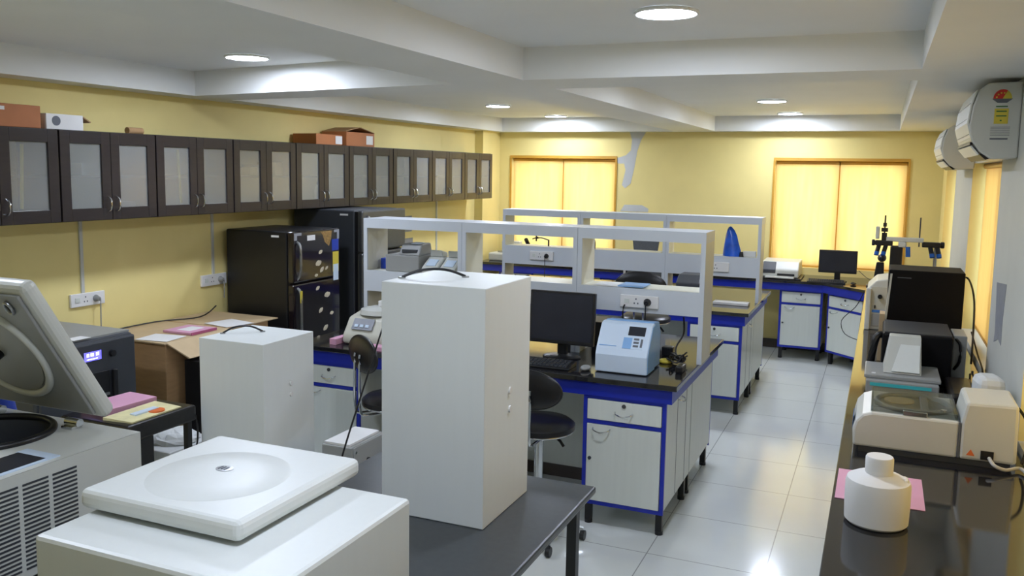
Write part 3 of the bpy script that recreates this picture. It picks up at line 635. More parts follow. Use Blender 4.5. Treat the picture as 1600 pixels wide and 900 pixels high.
gl('small_carton', G().box(-3.22, -3.14, 5.2, 5.28, 1.2955, 1.37), 'bluebox', 'small blue carton at the left end of the shelf bay', 'box', bevel=.003)
# cream mini centrifuge on the left end of the bench
t = thing('mini_centrifuge', 'cream benchtop centrifuge with grey keypad at the left of the nearer bench', 'centrifuge', (-2.98, 4.75, .87))
put('body', G().prism([(4.6, .875), (4.6, .93), (4.68, 1.04), (4.88, 1.08), (4.95, 1.06), (4.95, .875)], 'x', -3.14, -2.82), 'machine2', t, bevel=.02, seg=3)
put('keypad', G().hexa([(-3.08, 4.625, .968), (-2.93, 4.625, .968), (-2.93, 4.67, 1.03), (-3.08, 4.67, 1.03)], [(-3.08, 4.615, .972), (-2.93, 4.615, .972), (-2.93, 4.662, 1.036), (-3.08, 4.662, 1.036)]), 'tape', t)
for u in (-3.06, -3.02, -2.98): put('button', G().hexa([(u, 4.632, .985), (u + .025, 4.632, .985), (u + .025, 4.642, 1.0), (u, 4.642, 1.0)], [(u, 4.62, .988), (u + .025, 4.62, .988), (u + .025, 4.63, 1.004), (u, 4.63, 1.004)]), 'whiteblue', t)
put('lid', G().lathe((-2.98, 4.8, 1.055), [(.13, 0), (.12, .03), (.06, .045), (.01, .047)]), 'machine', t, smooth=True)
put('lid_knob', G().box(-2.98, -2.92, 4.78, 4.84, 1.1, 1.14), 'paper', t, bevel=.006)
gl('pink_pad', G().box(-3.2, -3.15, 4.55, 4.7, .8705, .91), 'pink', 'pink note pad on the corner of the granite, left', 'notepad', bevel=.002)
gl('pink_tray', G().box(-2.9, -2.78, 4.5, 4.58, .8705, .9), 'pink', 'pink tray in front of the cream centrifuge', 'tray', bevel=.004)

# ------------------------------------------------------------------ items on the farther bench
t = thing('polythene_bag', 'tall blue polythene bag standing on the far shelf right bay', 'bag', (-1.21, 7.88, 1.265))
g = G(); prof = [(.085, 0), (.078, .05), (.062, .12), (.045, .18), (.028, .23), (.014, .257), (.003, .264)]
g.lathe((-1.2, 7.88, 1.2655), prof, 14, 1, .75)
for v in g.b.verts:
    v.co.x += random.uniform(-.006, .006) - (v.co.z - 1.265) * .12; v.co.y += random.uniform(-.006, .006)
put('bag_body', g, 'bag', t, smooth=True)
gl('switch_box', G().box(-1.11, -1.0, 7.86, 7.9, 1.2655, 1.315), 'paper', 'small white switch box on the far shelf beside the blue bag', 'switch box', bevel=.003)
gl('black_plug', G().cone((-1.12, 7.83, 1.2655), (-1.12, 7.83, 1.31), .02, .014, 12), 'cable', 'black plug standing by the white switch box', 'plug', smooth=True)
gl('instrument_case', G().prism([(7.2, .8705), (7.2, 1.08), (7.3, 1.14), (7.5, 1.14), (7.5, .8705)], 'x', -1.56, -1.36), 'darkgrey', 'dark grey instrument case on the farther bench behind the right shelf opening', 'lab instrument', bevel=.01)
gl('white_tray', G().box(-1.3, -1.0, 7.52, 7.64, .8705, .895), 'paper', 'flat white tray on the farther bench under the right shelf bay', 'tray', bevel=.004)
gl('notebook', G().box(-2.5, -2.2, 7.25, 7.45, .8705, .89), 'paper', 'white notebook lying on the farther bench', 'notebook')
t = thing('articulated_arm', 'small black jointed clamp arm standing on the far shelf', 'clamp', (-3.05, 7.88, 1.265))
put('upright', G().cone((-2.97, 7.88, 1.2655), (-2.97, 7.88, 1.33), .008), 'black', t, smooth=True)
put('arm', G().tube([(-2.97, 7.88, 1.325), (-3.05, 7.88, 1.345), (-3.1, 7.88, 1.335)], .006), 'black', t, smooth=True)
put('jaw', G().tube([(-3.1, 7.88, 1.37), (-3.1, 7.88, 1.31)], .008).tube([(-3.14, 7.88, 1.33), (-3.08, 7.88, 1.35)], .006), 'black', t)
t = thing('articulated_arm', 'second small black arm on the middle of the far shelf', 'clamp', (-2.5, 7.88, 1.265))
put('upright', G().cone((-2.5, 7.88, 1.2655), (-2.5, 7.88, 1.33), .01), 'black', t, smooth=True)
put('arm', G().tube([(-2.5, 7.88, 1.33), (-2.515, 7.88, 1.36), (-2.52, 7.88, 1.39)], .012), 'black', t, smooth=True)
gl('sink_tap', G().tube([(-3.25, 9.95, .8705), (-3.25, 9.95, 1.05), (-3.25, 9.85, 1.12), (-3.25, 9.75, 1.08)], .012), 'chrome', 'small chrome tap on the back worktop below the left window', 'tap', smooth=True)
t = thing('balance', 'pale laboratory balance at the far left end of the back worktop', 'lab instrument', (-4.25, 9.95, .87))
put('body', G().box(-4.5, -4.15, 9.8, 10.1, .8705, .97), 'machine', t, bevel=.02); put('pan', G().cone((-4.35, 9.95, .97), (-4.35, 9.95, .985), .08), 'steel', t, smooth=True)
put('top_column', G().box(-4.45, -4.2, 10.1, 10.2, .8705, 1.1), 'machine', t, bevel=.01)
t = thing('bench_microscope', 'dark microscope beside the pale balance on the back worktop', 'microscope', (-4.02, 9.9, .87))
put('stand', G().box(-4.07, -3.97, 9.83, 9.98, .8705, .9).box(-4.04, -4.0, 9.93, 9.97, .9, 1.1), 'black', t, bevel=.008); put('eyepiece_tube', G().tube([(-4.02, 9.95, 1.08), (-4.02, 9.87, 1.15)], .025), 'black', t)

# ------------------------------------------------------------------ back worktop: printer, monitor, keyboard
t = thing('inkjet_printer', 'white and grey printer on the back worktop left of the monitor', 'printer', (-.96, 9.95, .87))
put('body', G().prism([(9.72, .89), (9.72, .97), (9.8, 1.055), (10.15, 1.06), (10.15, .89)], 'x', -1.17, -.78), 'machine', t, bevel=.012)
put('side_panel', G().prism([(9.712, .93), (9.712, .968), (9.79, 1.05), (9.8, .93)], 'x', -1.155, -1.02), 'darkgrey', t, bevel=.004)
put('paper_slot', G().box(-1.0, -.82, 9.708, 9.73, .91, .93), 'black', t)
put('output_tray', G().box(-1.12, -.82, 9.64, 9.72, .885, .9), 'machine', t, bevel=.003)
put('base', G().box(-1.18, -.75, 9.68, 10.16, .8705, .885), 'black', t, bevel=.004)
mon2 = monitor(-.585, -.2, 9.8, .96, 1.205, 'black widescreen monitor on the back worktop before the right window', 0, .1)
keyboard(-.68, -.3, 9.585, 9.7, .8705, 'black keyboard under the monitor on the back worktop')
gl('computer_mouse', G().ell((-.22, 9.6, .885), (.03, .05, .014)), 'black', 'black mouse beside the back worktop keyboard', 'mouse', smooth=True)
gl('external_speaker', G().box(.02, .1, 9.8, 9.88, .8705, .97), 'black', 'small black speaker right of the back monitor', 'speaker', bevel=.006)
gl('cloth', G().box(-.14 + .1, .12, 9.1, 9.24, .8705, .9), 'pink', 'folded pinkish cloth at the corner of the worktop', 'cloth', bevel=.012)
gl('thin_cord', G().tube([(-.11, 9.12, .88), (-.125, 9.1, .82), (-.18, 9.14, .7), (-.3, 9.2, .55), (-.26, 9.17, .42), (-.1, 9.05, .38)], .004, 6, 4), 'cable', 'thin grey cord looping down the diagonal corner cabinet', 'cord', smooth=True)
put('thin_cord', G().tube([(-.18, 9.8, 1.0), (-.08, 9.7, .93), (.03, 9.75, .9), (.05, 9.78, .88)], .003, 6, 4), 'cable', mon2, smooth=True)

# ------------------------------------------------------------------ right worktop instruments
# microscopes
def teaching_scope():
    t = thing('teaching_microscope', 'two headed teaching microscope with a horizontal bridge and blue lenses', 'microscope', (.15, 7.5, .87))
    y = 7.5
    put('base', G().box(.02, .26, y - .16, y + .16, .8705, .93), 'black', t, bevel=.015)
    put('column', G().box(.085, .175, y - .04, y + .06, .93, 1.45), 'black', t, bevel=.01)
    put('stage', G().box(.04, .24, y - .14, y - .04, 1.16, 1.18), 'black', t, bevel=.004)
    put('bridge_arm', G().box(.05, .32, y - .03, y + .01, 1.485, 1.52), 'machine', t, bevel=.006)
    put('bridge_joint', G().box(.14, .2, y - .04, y + .02, 1.44, 1.485), 'machine', t, bevel=.01)
    for x, l in ((.03, 0), (.37, 1)):
        h = put('binocular_head', G().box(x - .06, x + .07, y - .04, y + .03, 1.45, 1.49).cone((x - .06 if l == 0 else x + .07, y, 1.47), (x - .085 if l == 0 else x + .1, y, 1.47), .025), 'black', t, bevel=.006)
        for s in (0, .05):
            q = x - .03 + s + .015 * l * 2
            put('eyepiece', G().tube([(q, y - .02, 1.45), (q + .012 * (1 if l else -1), y - .05, 1.4)], .018), 'black', h, smooth=True)
            put('eye_lens', G().tube([(q + .012 * (1 if l else -1), y - .05, 1.4), (q + .016 * (1 if l else -1), y - .06, 1.375)], .019), 'eyeblue', h, smooth=True)
    put('objective', G().tube([(.21, y - .05, 1.45), (.215, y - .06, 1.37)], .018), 'eyeblue', t, smooth=True)
    put('camera_tube', G().cone((.035, y, 1.49), (.035, y, 1.55), .02).cone((.035, y, 1.56), (.035, y, 1.59), .025).cone((.035, y, 1.6), (.035, y, 1.63), .014).cone((.035, y, 1.54), (.035, y, 1.69), .006), 'black', t, smooth=True)
    put('lamp_housing', G().box(-.03, .0, y - .02, y + .03, 1.5, 1.6), 'machine', t, bevel=.008)
    put('support_rod', G().cone((.29, y, 1.45), (.29, y, 1.68), .005), 'darkgrey', t, smooth=True)
    put('support_post', G().cone((.41, y + .02, .93 - .0595), (.41, y + .02, 1.46), .012), 'steel', t, smooth=True)
teaching_scope()
t = thing('microscope', 'small dark microscope standing before the teaching microscope', 'microscope', (.0, 7.95, .87))
put('base', G().box(-.06, .06, 7.85, 8.05, .8705, .92), 'black', t, bevel=.01); put('body', G().hexa([(-.05, 7.95, .92), (.06, 7.95, .92), (.06, 8.05, .92), (-.05, 8.05, .92)], [(-.01, 7.95, 1.27), (.05, 7.95, 1.27), (.05, 8.03, 1.27), (-.01, 8.03, 1.27)]), 'black', t, bevel=.01)
put('stage', G().box(-.08, .05, 7.83, 7.95, 1.06, 1.08), 'darkgrey', t); put('head', G().ell((.03, 7.95, 1.31), (.035, .06, .035)), 'black', t, smooth=True)
# open fronted reader (white frame, dark knob)
t = thing('gel_reader', 'white framed instrument with a black knob and blue label on the right worktop', 'lab instrument', (.0, 6.95, .87))
put('body', G().prism([(-.06, .8705), (-.06, 1.17), (.0, 1.235), (.1, 1.255), (.1, .8705)], 'y', 6.85, 7.3), 'machine', t, bevel=.008)
put('front_recess', G().box(-.03, .085, 6.842, 6.852, .9, 1.19), 'machine2', t); put('side_frame', G().box(-.065, -.03, 6.82, 6.85, .8705, 1.18), 'machine', t, bevel=.006)
put('knob', G().cone((.03, 6.842, 1.12), (.03, 6.82, 1.12), .016), 'black', t, smooth=True); put('blue_label', G().box(-.02, .08, 6.84, 6.842, 1.0, 1.02), 'blueink', t)
put('switch', G().box(-.005, .003, 6.835, 6.842, 1.03, 1.055), 'black', t); put('vent_panel', G().box(-.02, .08, 6.84, 6.842, .9, .99), 'mgrey', t)
# black instruments
t = chu = thing('chromatography_unit', 'tall matt black instrument cabinet, the rear one on the right worktop', 'lab instrument', (.28, 6.2, .87))
M['matblack'] = mat('matt_black_case', (9, 7, 9), .6, var=.1, spec=.2)
put('casing', G().box(.07, .5, 5.92, 6.28, .88, 1.415), 'matblack', t, bevel=.006)
put('side_trim', G().hexa([(.045, 5.915, .875), (.06, 5.915, .875), (.06, 5.99, .875), (.045, 5.99, .875)], [(.078, 5.915, 1.39), (.09, 5.915, 1.39), (.09, 5.99, 1.39), (.078, 5.99, 1.39)]), 'machine', t)
put('foot', G().box(.09, .48, 5.95, 6.25, .8705, .88), 'black', t); put('name_strip', G().box(.12, .2, 5.918, 5.92, 1.365, 1.37), 'label', t)
t = thing('chromatography_unit', 'lower black instrument in front of the tall black one, right worktop', 'lab instrument', (.23, 5.45, .87))
put('casing', G().box(.05, .405, 5.2, 5.66, .88, 1.13), 'matblack', t, bevel=.012); put('top_cover', G().box(.06, .4, 5.215, 5.65, 1.13, 1.136), 'darkgrey', t)
put('foot', G().box(.08, .38, 5.25, 5.6, .8705, .88), 'black', t); put('name_strip', G().box(.1, .19, 5.198, 5.2, 1.105, 1.112), 'label', t)
put('side_grip', G().tube([(.0, 5.3, .9), (.0, 5.28, .98), (.02, 5.28, 1.09), (.05, 5.3, 1.1)], .02), 'black', t, smooth=True)
gl('paper_slip', G().box(.03, .06, 5.7, 5.85, .8705, 1.16), 'cardlite', 'cream card wedged between the two black instruments', 'card')
t = mod = thing('side_module', 'narrow grey module with black hose right of the lower black instrument', 'lab instrument', (.45, 5.4, .87))
put('body', G().box(.415, .485, 5.35, 5.6, .8705, 1.12), 'mgrey', t, bevel=.006)
put('hose', G().tube([(.43, 5.35, 1.1), (.45, 5.32, 1.07), (.45, 5.32, .98), (.43, 5.35, .93)], .008), 'cable', t, smooth=True)
put('power_cord', G().tube([(.5, 6.2, 1.36), (.535, 6.1, 1.36), (.555, 5.9, 1.25), (.55, 5.75, 1.0), (.545, 5.7, .9)], .006, 6, 5), 'cable', chu, smooth=True)
put('power_cord', G().tube([(.53, 5.65, 1.1), (.555, 5.5, 1.0), (.565, 5.3, .95), (.56, 5.2, .89)], .005, 6, 5), 'cable', mod, smooth=True)
random.seed(11)
g = G()
for i in range(4):
    g.tube([(.53 + random.uniform(-.02, .03), 5.17 + random.uniform(-.1, .08), .88 + random.uniform(0, .07)) for k in range(6)], .006, 6, 4)
o = gl('cable_tangle', g, 'cable', 'tangle of black cords beside the right window', 'cables', smooth=True); o['kind'] = 'stuff'
gl('black_pouch', G().box(.37, .5, 4.72, 5.15, .8705, .93), 'blackleather', 'flat black pouch behind the shaker on the right worktop', 'pouch', bevel=.02)
# grey imaging device with cyan strip, wedge on top
t = thing('hot_plate', 'low grey device with a cyan strip behind the shaker', 'lab instrument', (.15, 5.0, .87))
put('body', G().box(-.02, .325, 4.78, 5.17, .88, .945), 'mgrey', t, bevel=.006)
put('top_cover', G().box(-.03, .335, 4.83, 5.18, .945, .965), 'mgrey', t, bevel=.005)
put('cyan_strip', G().box(.0, .29, 4.777, 4.78, .918, .935), 'cyan', t); put('indicator', G().box(.005, .025, 4.86, 4.88, .965, .968), 'paper', t)
put('foot', G().box(.0, .3, 4.8, 5.15, .8705, .88), 'black', t)
t = thing('reader_wedge', 'grey wedge shaped reader with sloping front standing on the cyan striped device', 'lab instrument', (.155, 5.05, .966))
put('body', G().hexa([(.06, 4.9, .9665), (.245, 4.9, .9665), (.245, 5.15, .9665), (.06, 5.15, .9665)], [(.085, 5.06, 1.14), (.24, 5.06, 1.14), (.24, 5.15, 1.14), (.085, 5.15, 1.14)]), 'machine', t, bevel=.004)
put('front_panel', G().hexa([(.1, 4.9, .975), (.235, 4.9, .975), (.235, 5.02, 1.1), (.14, 5.02, 1.1)], [(.1, 4.895, .98), (.235, 4.895, .98), (.235, 5.014, 1.105), (.14, 5.014, 1.105)]), 'boxwhite', t)
# shaker / thermomixer
t = thing('incubator_shaker', 'pale grey shaker with clear round lid window on the right worktop', 'lab instrument', (.24, 3.95, .87))
ys, ye = 3.74, 4.14
put('base', G().box(-.03, .52, ys + .01, ye - .02, .8705, .895), 'darkgrey', t)
put('body', G().prism([(-.05, .895), (-.055, .96), (-.045, 1.0), (-.02, 1.03), (.015, 1.042), (.335, 1.042), (.335, .895)], 'y', ys, ye), 'machine', t, bevel=.01)
put('control_box', G().prism([(.34, .895), (.34, 1.042), (.355, 1.125), (.535, 1.13), (.54, .895)], 'y', ys - .004, ye - .12), 'machine', t, bevel=.012)
put('seam', G().box(.333, .341, ys - .002, ye, .9, 1.04), 'label', t)
put('well_plate', G().cone((.17, 3.93, 1.042), (.17, 3.93, 1.046), .15, seg=40), 'steel', t, smooth=True)
put('well_bowl', G().torus((.17, 3.93, 1.05), .14, .012), 'mgrey', t, smooth=True)
put('rotor_bar', G().box(.2, .23, 3.81, 4.05, 1.046, 1.058), 'tape', t, bevel=.004); put('amber_disc', G().cone((.12, 3.97, 1.046), (.12, 3.97, 1.05), .06), 'cardlite', t)
put('clear_lid', G().box(.01, .33, ys + .02, ye - .03, 1.062, 1.067), 'clear', t, bevel=.003)
g = G(); g.box(.01, .33, ys + .02, ys + .028, 1.042, 1.062); g.box(.01, .018, ys + .028, ye - .03, 1.042, 1.062); g.box(.322, .33, ys + .028, ye - .03, 1.042, 1.062); put('clear_rim', g, 'clear', t)
put('lid_latch', G().box(.13, .22, ys + .005, ys + .02, 1.042, 1.062), 'chrome', t, bevel=.003); put('lid_screw', G().cone((.28, ys + .05, 1.067), (.28, ys + .05, 1.072), .012), 'chrome', t, smooth=True)
put('front_label', G().box(-.0565, -.055, ys + .06, ys + .2, .95, 1.0), 'blueink', t)
put('warning_triangle', G().prism([(.365, .915), (.395, .915), (.38, .94)], 'y', ys - .006, ys - .004), 'orange', t)
put('power_inlet', G().box(.415, .46, ys - .008, ys - .004, .905, .94), 'black', t)
put('power_cord', G().tube([(.445, ys - .01, .915), (.46, ys - .05, .9), (.5, ys - .04, .885), (.56, ys + .0, .885), (.58, ys - .2, .88)], .007, 8, 5), 'cablew', t, smooth=True)
put('power_cord', G().tube([(.545, ys + .1, 1.1), (.575, ys + .08, 1.05), (.578, ys + .05, .96), (.56, ys + .02, .9)], .006, 8, 5), 'cable', t, smooth=True)
gl('plastic_bag', G().box(.43, .54, 4.2, 4.36, .8705, 1.13).rot((.48, 4.28, .9), 'Z', 8), 'styro', 'crumpled clear bag standing behind the shaker control box', 'bag', bevel=.03)
# pink sheet, jar
gl('pink_sheet', G().box(-.09, .2, 3.15, 3.48, .8705, .8725), 'pink', 'pink paper sheet under the white jar, right worktop', 'paper')
t = thing('plastic_jar', 'white plastic jar with a screw cap at the bottom right on the pink sheet', 'jar', (.045, 2.98, .87))
jx, jy, jz = .045, 2.98, .873
put('body', G().lathe((jx, jy, jz), [(.09, 0), (.098, .008), (.1, .06), (.1, .13), (.096, .145), (.075, .156), (.05, .162), (.04, .165)], 36), 'paper', t, smooth=True)
put('shoulder_tab', G().box(jx + .03, jx + .09, jy - .02, jy + .03, jz + .135, jz + .158), 'paper', t, bevel=.01)
put('cap', G().lathe((jx, jy, jz + .165), [(.041, 0), (.043, .004), (.043, .05), (.04, .056), (.01, .057)], 36), 'paper', t, smooth=True)

# ------------------------------------------------------------------ air conditioners
def aircon(y0, y1, label, stickers, z0=2.095, zs=1.0):
    t = thing('air_conditioner', label, 'air conditioner', (XR, (y0 + y1) / 2, z0), 'wall air conditioners')
    pr = [(XR - .001, z0), (.475, z0 - .005), (.425, z0 + .03), (.385, z0 + .085), (.37, z0 + .16), (.38, z0 + .25), (.405, z0 + .33), (.445, z0 + .362), (XR - .001, z0 + .365)]
    put('casing', G().prism(pr, 'y', y0, y1), 'machine', t, bevel=.008)
    put('front_panel', G().prism([(.42, z0 + .06), (.38, z0 + .1), (.36, z0 + .17), (.37, z0 + .26), (.395, z0 + .33), (.4, z0 + .33), (.38, z0 + .26), (.37, z0 + .17), (.39, z0 + .1), (.427, z0 + .065)], 'y', y0 + .012, y1 - .012), 'boxwhite', t, bevel=.003)
    for zz, xg in ((.115, .3715), (.19, .3605), (.265, .3695)): put('panel_groove', G().box(xg, xg + .02, y0 + .03, y1 - .03, z0 + zz, z0 + zz + .0025), 'mgrey', t)
    put('outlet_slot', G().hexa([(.455, y0 + .03, z0 - .008), (.427, y0 + .03, z0 + .018), (.427, y1 - .03, z0 + .018), (.455, y1 - .03, z0 - .008)], [(.475, y0 + .03, z0 - .0), (.445, y0 + .03, z0 + .026), (.445, y1 - .03, z0 + .026), (.475, y1 - .03, z0 - .0)]), 'black', t)
    put('louvre', G().hexa([(.425, y0 + .03, z0 + .02), (.39, y0 + .03, z0 + .062), (.39, y1 - .03, z0 + .062), (.425, y1 - .03, z0 + .02)], [(.42, y0 + .03, z0 + .014), (.383, y0 + .03, z0 + .058), (.383, y1 - .03, z0 + .058), (.42, y1 - .03, z0 + .014)]), 'boxwhite', t)
    put('air_slot', G().box(.382, .395, y0 + .03, y1 - .03, z0 + .066, z0 + .078), 'black', t)
    if stickers:
        yf = y0 - .0015; c = (.505, z0 + .285)
        lb = put('energy_label', G().box(.475, .535, yf, y0 - .0005, z0 + .165, z0 + .238), 'yellowp', t)
        g = G(); P = [c] + [(c[0] + .04 * math.cos(a), c[1] + .045 * math.sin(a)) for a in [PI * i / 12 for i in range(4, 13)]]; g.prism(P, 'y', yf, y0 - .0005); put('rating_fan', g, 'red', lb)
        P = [c] + [(c[0] + .04 * math.cos(a), c[1] + .045 * math.sin(a)) for a in [PI * i / 12 for i in range(0, 5)]]; put('rating_fan', G().prism(P, 'y', yf, y0 - .0005), 'yellowp', lb)
        for a in (5, 7, 9, 11):
            aa = PI * a / 12; put('rating_star', G().ell((c[0] + .026 * math.cos(aa), yf - .0005, c[1] + .028 * math.sin(aa)), (.004, .001, .004), 8, 6), 'yellowp', lb)
        put('rating_base', G().prism([(c[0] - .045, c[1]), (c[0] + .045, c[1]), (c[0] + .02, c[1] - .02), (c[0] - .02, c[1] - .02)], 'y', yf, y0 - .0005), 'label', lb)
        for zz, x0_, x1_ in ((.245, .48, .53), (.222, .483, .527), (.2, .483, .527), (.178, .5, .508)): put('label_text', G().box(x0_, x1_, yf - .0006, yf, z0 + zz, z0 + zz + .006), 'green', lb)
        g = G(); g.box(.46, .55, yf, y0 - .0005, z0 + .105, z0 + .155); s2 = put('data_label', g, 'grey_paint', t)
        for zz in (.148, .14, .13, .12, .11, .09): put('label_text', G().box(.463, .546 if zz > .1 else .54, yf - .0006, yf, z0 + zz, z0 + zz + (.0025 if zz > .1 else .007)), 'label', s2)
    else: put('data_label', G().box(.46, .52, y0 - .0015, y0 - .0005, z0 + .11, z0 + .17), 'grey_paint', t)
    t.scale = (1, 1, zs)
aircon(4.82, 5.62, 'nearer white split air conditioner with a star rating sticker', True)
aircon(6.95, 7.8, 'farther white split air conditioner near the back wall', False, 2.06, .86)

# ------------------------------------------------------------------ tall and small white boxes
def whitebox(x0, x1, y0, y1, z0, z1, label, dots, handle, sm):
    t = thing('white_box', label, 'box', ((x0 + x1) / 2, (y0 + y1) / 2, z0))
    b = put('body', G().box(x0, x1, y0, y1, z0, z1), 'boxwhite', t, bevel=.003)
    for yy, zz in dots: put('button', G().cone((x1, yy, zz), (x1 + .006, yy, zz), .012), 'paper', t, smooth=True)
    (hx0, hy0), (hx1, hy1) = handle
    mx, my = (hx0 + hx1) / 2, (hy0 + hy1) / 2
    h = put('carry_handle', G().tube([(hx0, hy0, z1 + .004), (hx0 * .75 + hx1 * .25, hy0 * .75 + hy1 * .25, z1 + sm), (mx, my, z1 + sm * 1.25), (hx0 * .25 + hx1 * .75, hy0 * .25 + hy1 * .75, z1 + sm), (hx1, hy1, z1 + .004)], .005), 'cable', t, smooth=True)
    for p in handle: put('handle_plate', G().cone((p[0], p[1], z1), (p[0], p[1], z1 + .005), .014), 'steel', h)
    return t
wbx = whitebox(-1.62, -1.21, 2.62, 3.03, .751, 1.6, 'tall white box with carry handle standing on the dark table', [(2.84, 1.2), (2.84, 1.13)], ((-1.6, 2.73), (-1.41, 2.87)), .026)
whitebox(-3.235, -2.82, 3.44, 3.86, 0, 1.105, 'shorter white box with carry handle behind the white centrifuge', [(3.66, .86), (3.66, .8)], ((-3.2, 3.58), (-3.05, 3.72)), .03)
put('power_cord', G().tube([(-1.622, 2.75, 1.58), (-1.66, 2.75, 1.5), (-1.74, 2.7, 1.2), (-1.8, 2.62, .9), (-1.81, 2.6, .756)], .0035, 6, 4), 'cable', wbx, smooth=True)

# ------------------------------------------------------------------ foreground tables and centrifuges
def table(x0, x1, y0, y1, z, label, topm='darktop', th=.03):
    t = thing('work_table', label, 'table', ((x0 + x1) / 2, (y0 + y1) / 2, 0))
    put('table_top', G().box(x0, x1, y0, y1, z - th, z), topm, t, bevel=.008)
    put('apron', G().box(x0 + .04, x1 - .04, y0 + .04, y1 - .04, z - th - .05, z - th), 'darkgrey', t)
    for a in (x0 + .05, x1 - .09):
        for b in (y0 + .05, y1 - .09): put('leg', G().box(a, a + .04, b, b + .04, 0, z - th - .05), 'darkgrey', t)
    return t
table(-1.98, -.98, 1.2, 3.2, .75, 'dark grey table carrying the tall white box and the closed centrifuge')
table(-3.25, -2.15, 1.15, 2.3, .75, 'dark table under the big open centrifuge at the left')
# closed centrifuge
t = thing('benchtop_centrifuge', 'white centrifuge with its lid closed and a small oval badge', 'centrifuge', (-1.6, 1.75, .75))
put('body', G().box(-1.88, -1.16, 1.42, 2.03, .765, 1.085), 'boxwhite', t, bevel=.012)
g = G(); g.box(-1.9, -1.37, 1.57, 2.1, 1.095, 1.148); put('lid', g, 'boxwhite', t, bevel=.018, seg=3)
put('lid_gasket', G().box(-1.86, -1.4, 1.61, 2.0, 1.085, 1.095), 'darkgrey', t)
put('lid_disc', G().lathe((-1.64, 1.81, 1.1475), [(.195, 0), (.185, .004), (.1, .006), (.01, .007)], 48), 'boxwhite', t, smooth=True)
b = put('badge', G().lathe((-1.65, 1.84, 1.153), [(.026, 0), (.026, .003), (.01, .0035)], 24, 1, .8), 'steel', t, smooth=True)
put('badge_text', G().box(-1.665, -1.66, 1.83, 1.85, 1.156, 1.1575).box(-1.655, -1.65, 1.83, 1.85, 1.156, 1.1575).box(-1.645, -1.64, 1.83, 1.85, 1.156, 1.1575), 'label', b)
put('control_panel', G().box(-1.34, -1.2, 1.415, 1.42, .9, 1.03), 'lcd', t)
for a in (-1.8, -1.24):
    for bb in (1.46, 1.95): put('foot', G().cone((a, bb, .7505), (a, bb, .765), .02), 'black', t)
# big open centrifuge
t = thing('floor_centrifuge', 'large pale centrifuge with its lid raised at the left edge', 'centrifuge', (-2.7, 1.8, .75))
X0, X1, Y0, Y1, Z0, Z1 = -3.16, -2.26, 1.25, 2.12, .765, 1.1
bowlc = (-2.68, 1.88); br = .19
g = G(); n = 48     # top deck with a round opening
ring = [(bowlc[0] + br * math.cos(2 * PI * i / n), bowlc[1] + br * math.sin(2 * PI * i / n)) for i in range(n)]
bmd = g.b; vi = [bmd.verts.new((x, y, Z1)) for x, y in ring]
def edgept(a):
    dx, dy = math.cos(a), math.sin(a); ts = []
    if dx > 1e-9: ts.append((X1 - bowlc[0]) / dx)
    if dx < -1e-9: ts.append((X0 - bowlc[0]) / dx)
    if dy > 1e-9: ts.append((Y1 - bowlc[1]) / dy)
    if dy < -1e-9: ts.append((Y0 - bowlc[1]) / dy)
    k = min(ts); return (bowlc[0] + dx * k, bowlc[1] + dy * k)
vo = [bmd.verts.new((*edgept(2 * PI * i / n), Z1)) for i in range(n)]
for i in range(n): bmd.faces.new((vi[i], vi[(i + 1) % n], vo[(i + 1) % n], vo[i]))
# fill the corner triangles
for cx_, cy_ in ((X0, Y0), (X1, Y0), (X1, Y1), (X0, Y1)):
    a = math.atan2(cy_ - bowlc[1], cx_ - bowlc[0]) % (2 * PI); i = int(a / (2 * PI / n)) % n
    c_ = bmd.verts.new((cx_, cy_, Z1)); bmd.faces.new((vo[i], vo[(i + 1) % n], c_))
g.box(X0, X1, Y0, Y0 + .01, Z0, Z1 - .001); g.box(X0, X1, Y1 - .01, Y1, Z0, Z1 - .001); g.box(X0, X0 + .01, Y0 + .01, Y1 - .01, Z0, Z1 - .001); g.box(X1 - .01, X1, Y0 + .01, Y1 - .01, Z0, Z1 - .001); g.box(X0, X1, Y0, Y1, Z0, Z0 + .01)
put('body', g, 'machine', t)
g = G(); vs = []
for r_, z in ((br, Z1 + .001), (br - .005, Z1 - .03), (br - .012, Z1 - .2), (.02, Z1 - .21)):
    vs.append([g.b.verts.new((bowlc[0] + r_ * math.cos(2 * PI * i / 40), bowlc[1] + r_ * math.sin(2 * PI * i / 40), z)) for i in range(40)])
for k in range(3):
    for i in range(40): g.b.faces.new((vs[k][i], vs[k][(i + 1) % 40], vs[k + 1][(i + 1) % 40], vs[k + 1][i]))
g.b.faces.new(vs[3]); bowl = put('rotor_bowl', g, 'darkgrey', t, smooth=True)
put('bowl_gasket', G().torus((bowlc[0], bowlc[1], Z1 + .006), br + .004, .012, seg=48), 'black', t, smooth=True)
put('rotor_hub', G().lathe((bowlc[0], bowlc[1], Z1 - .2), [(.07, 0), (.06, .05), (.02, .09), (.005, .1)]), 'black', bowl, smooth=True)
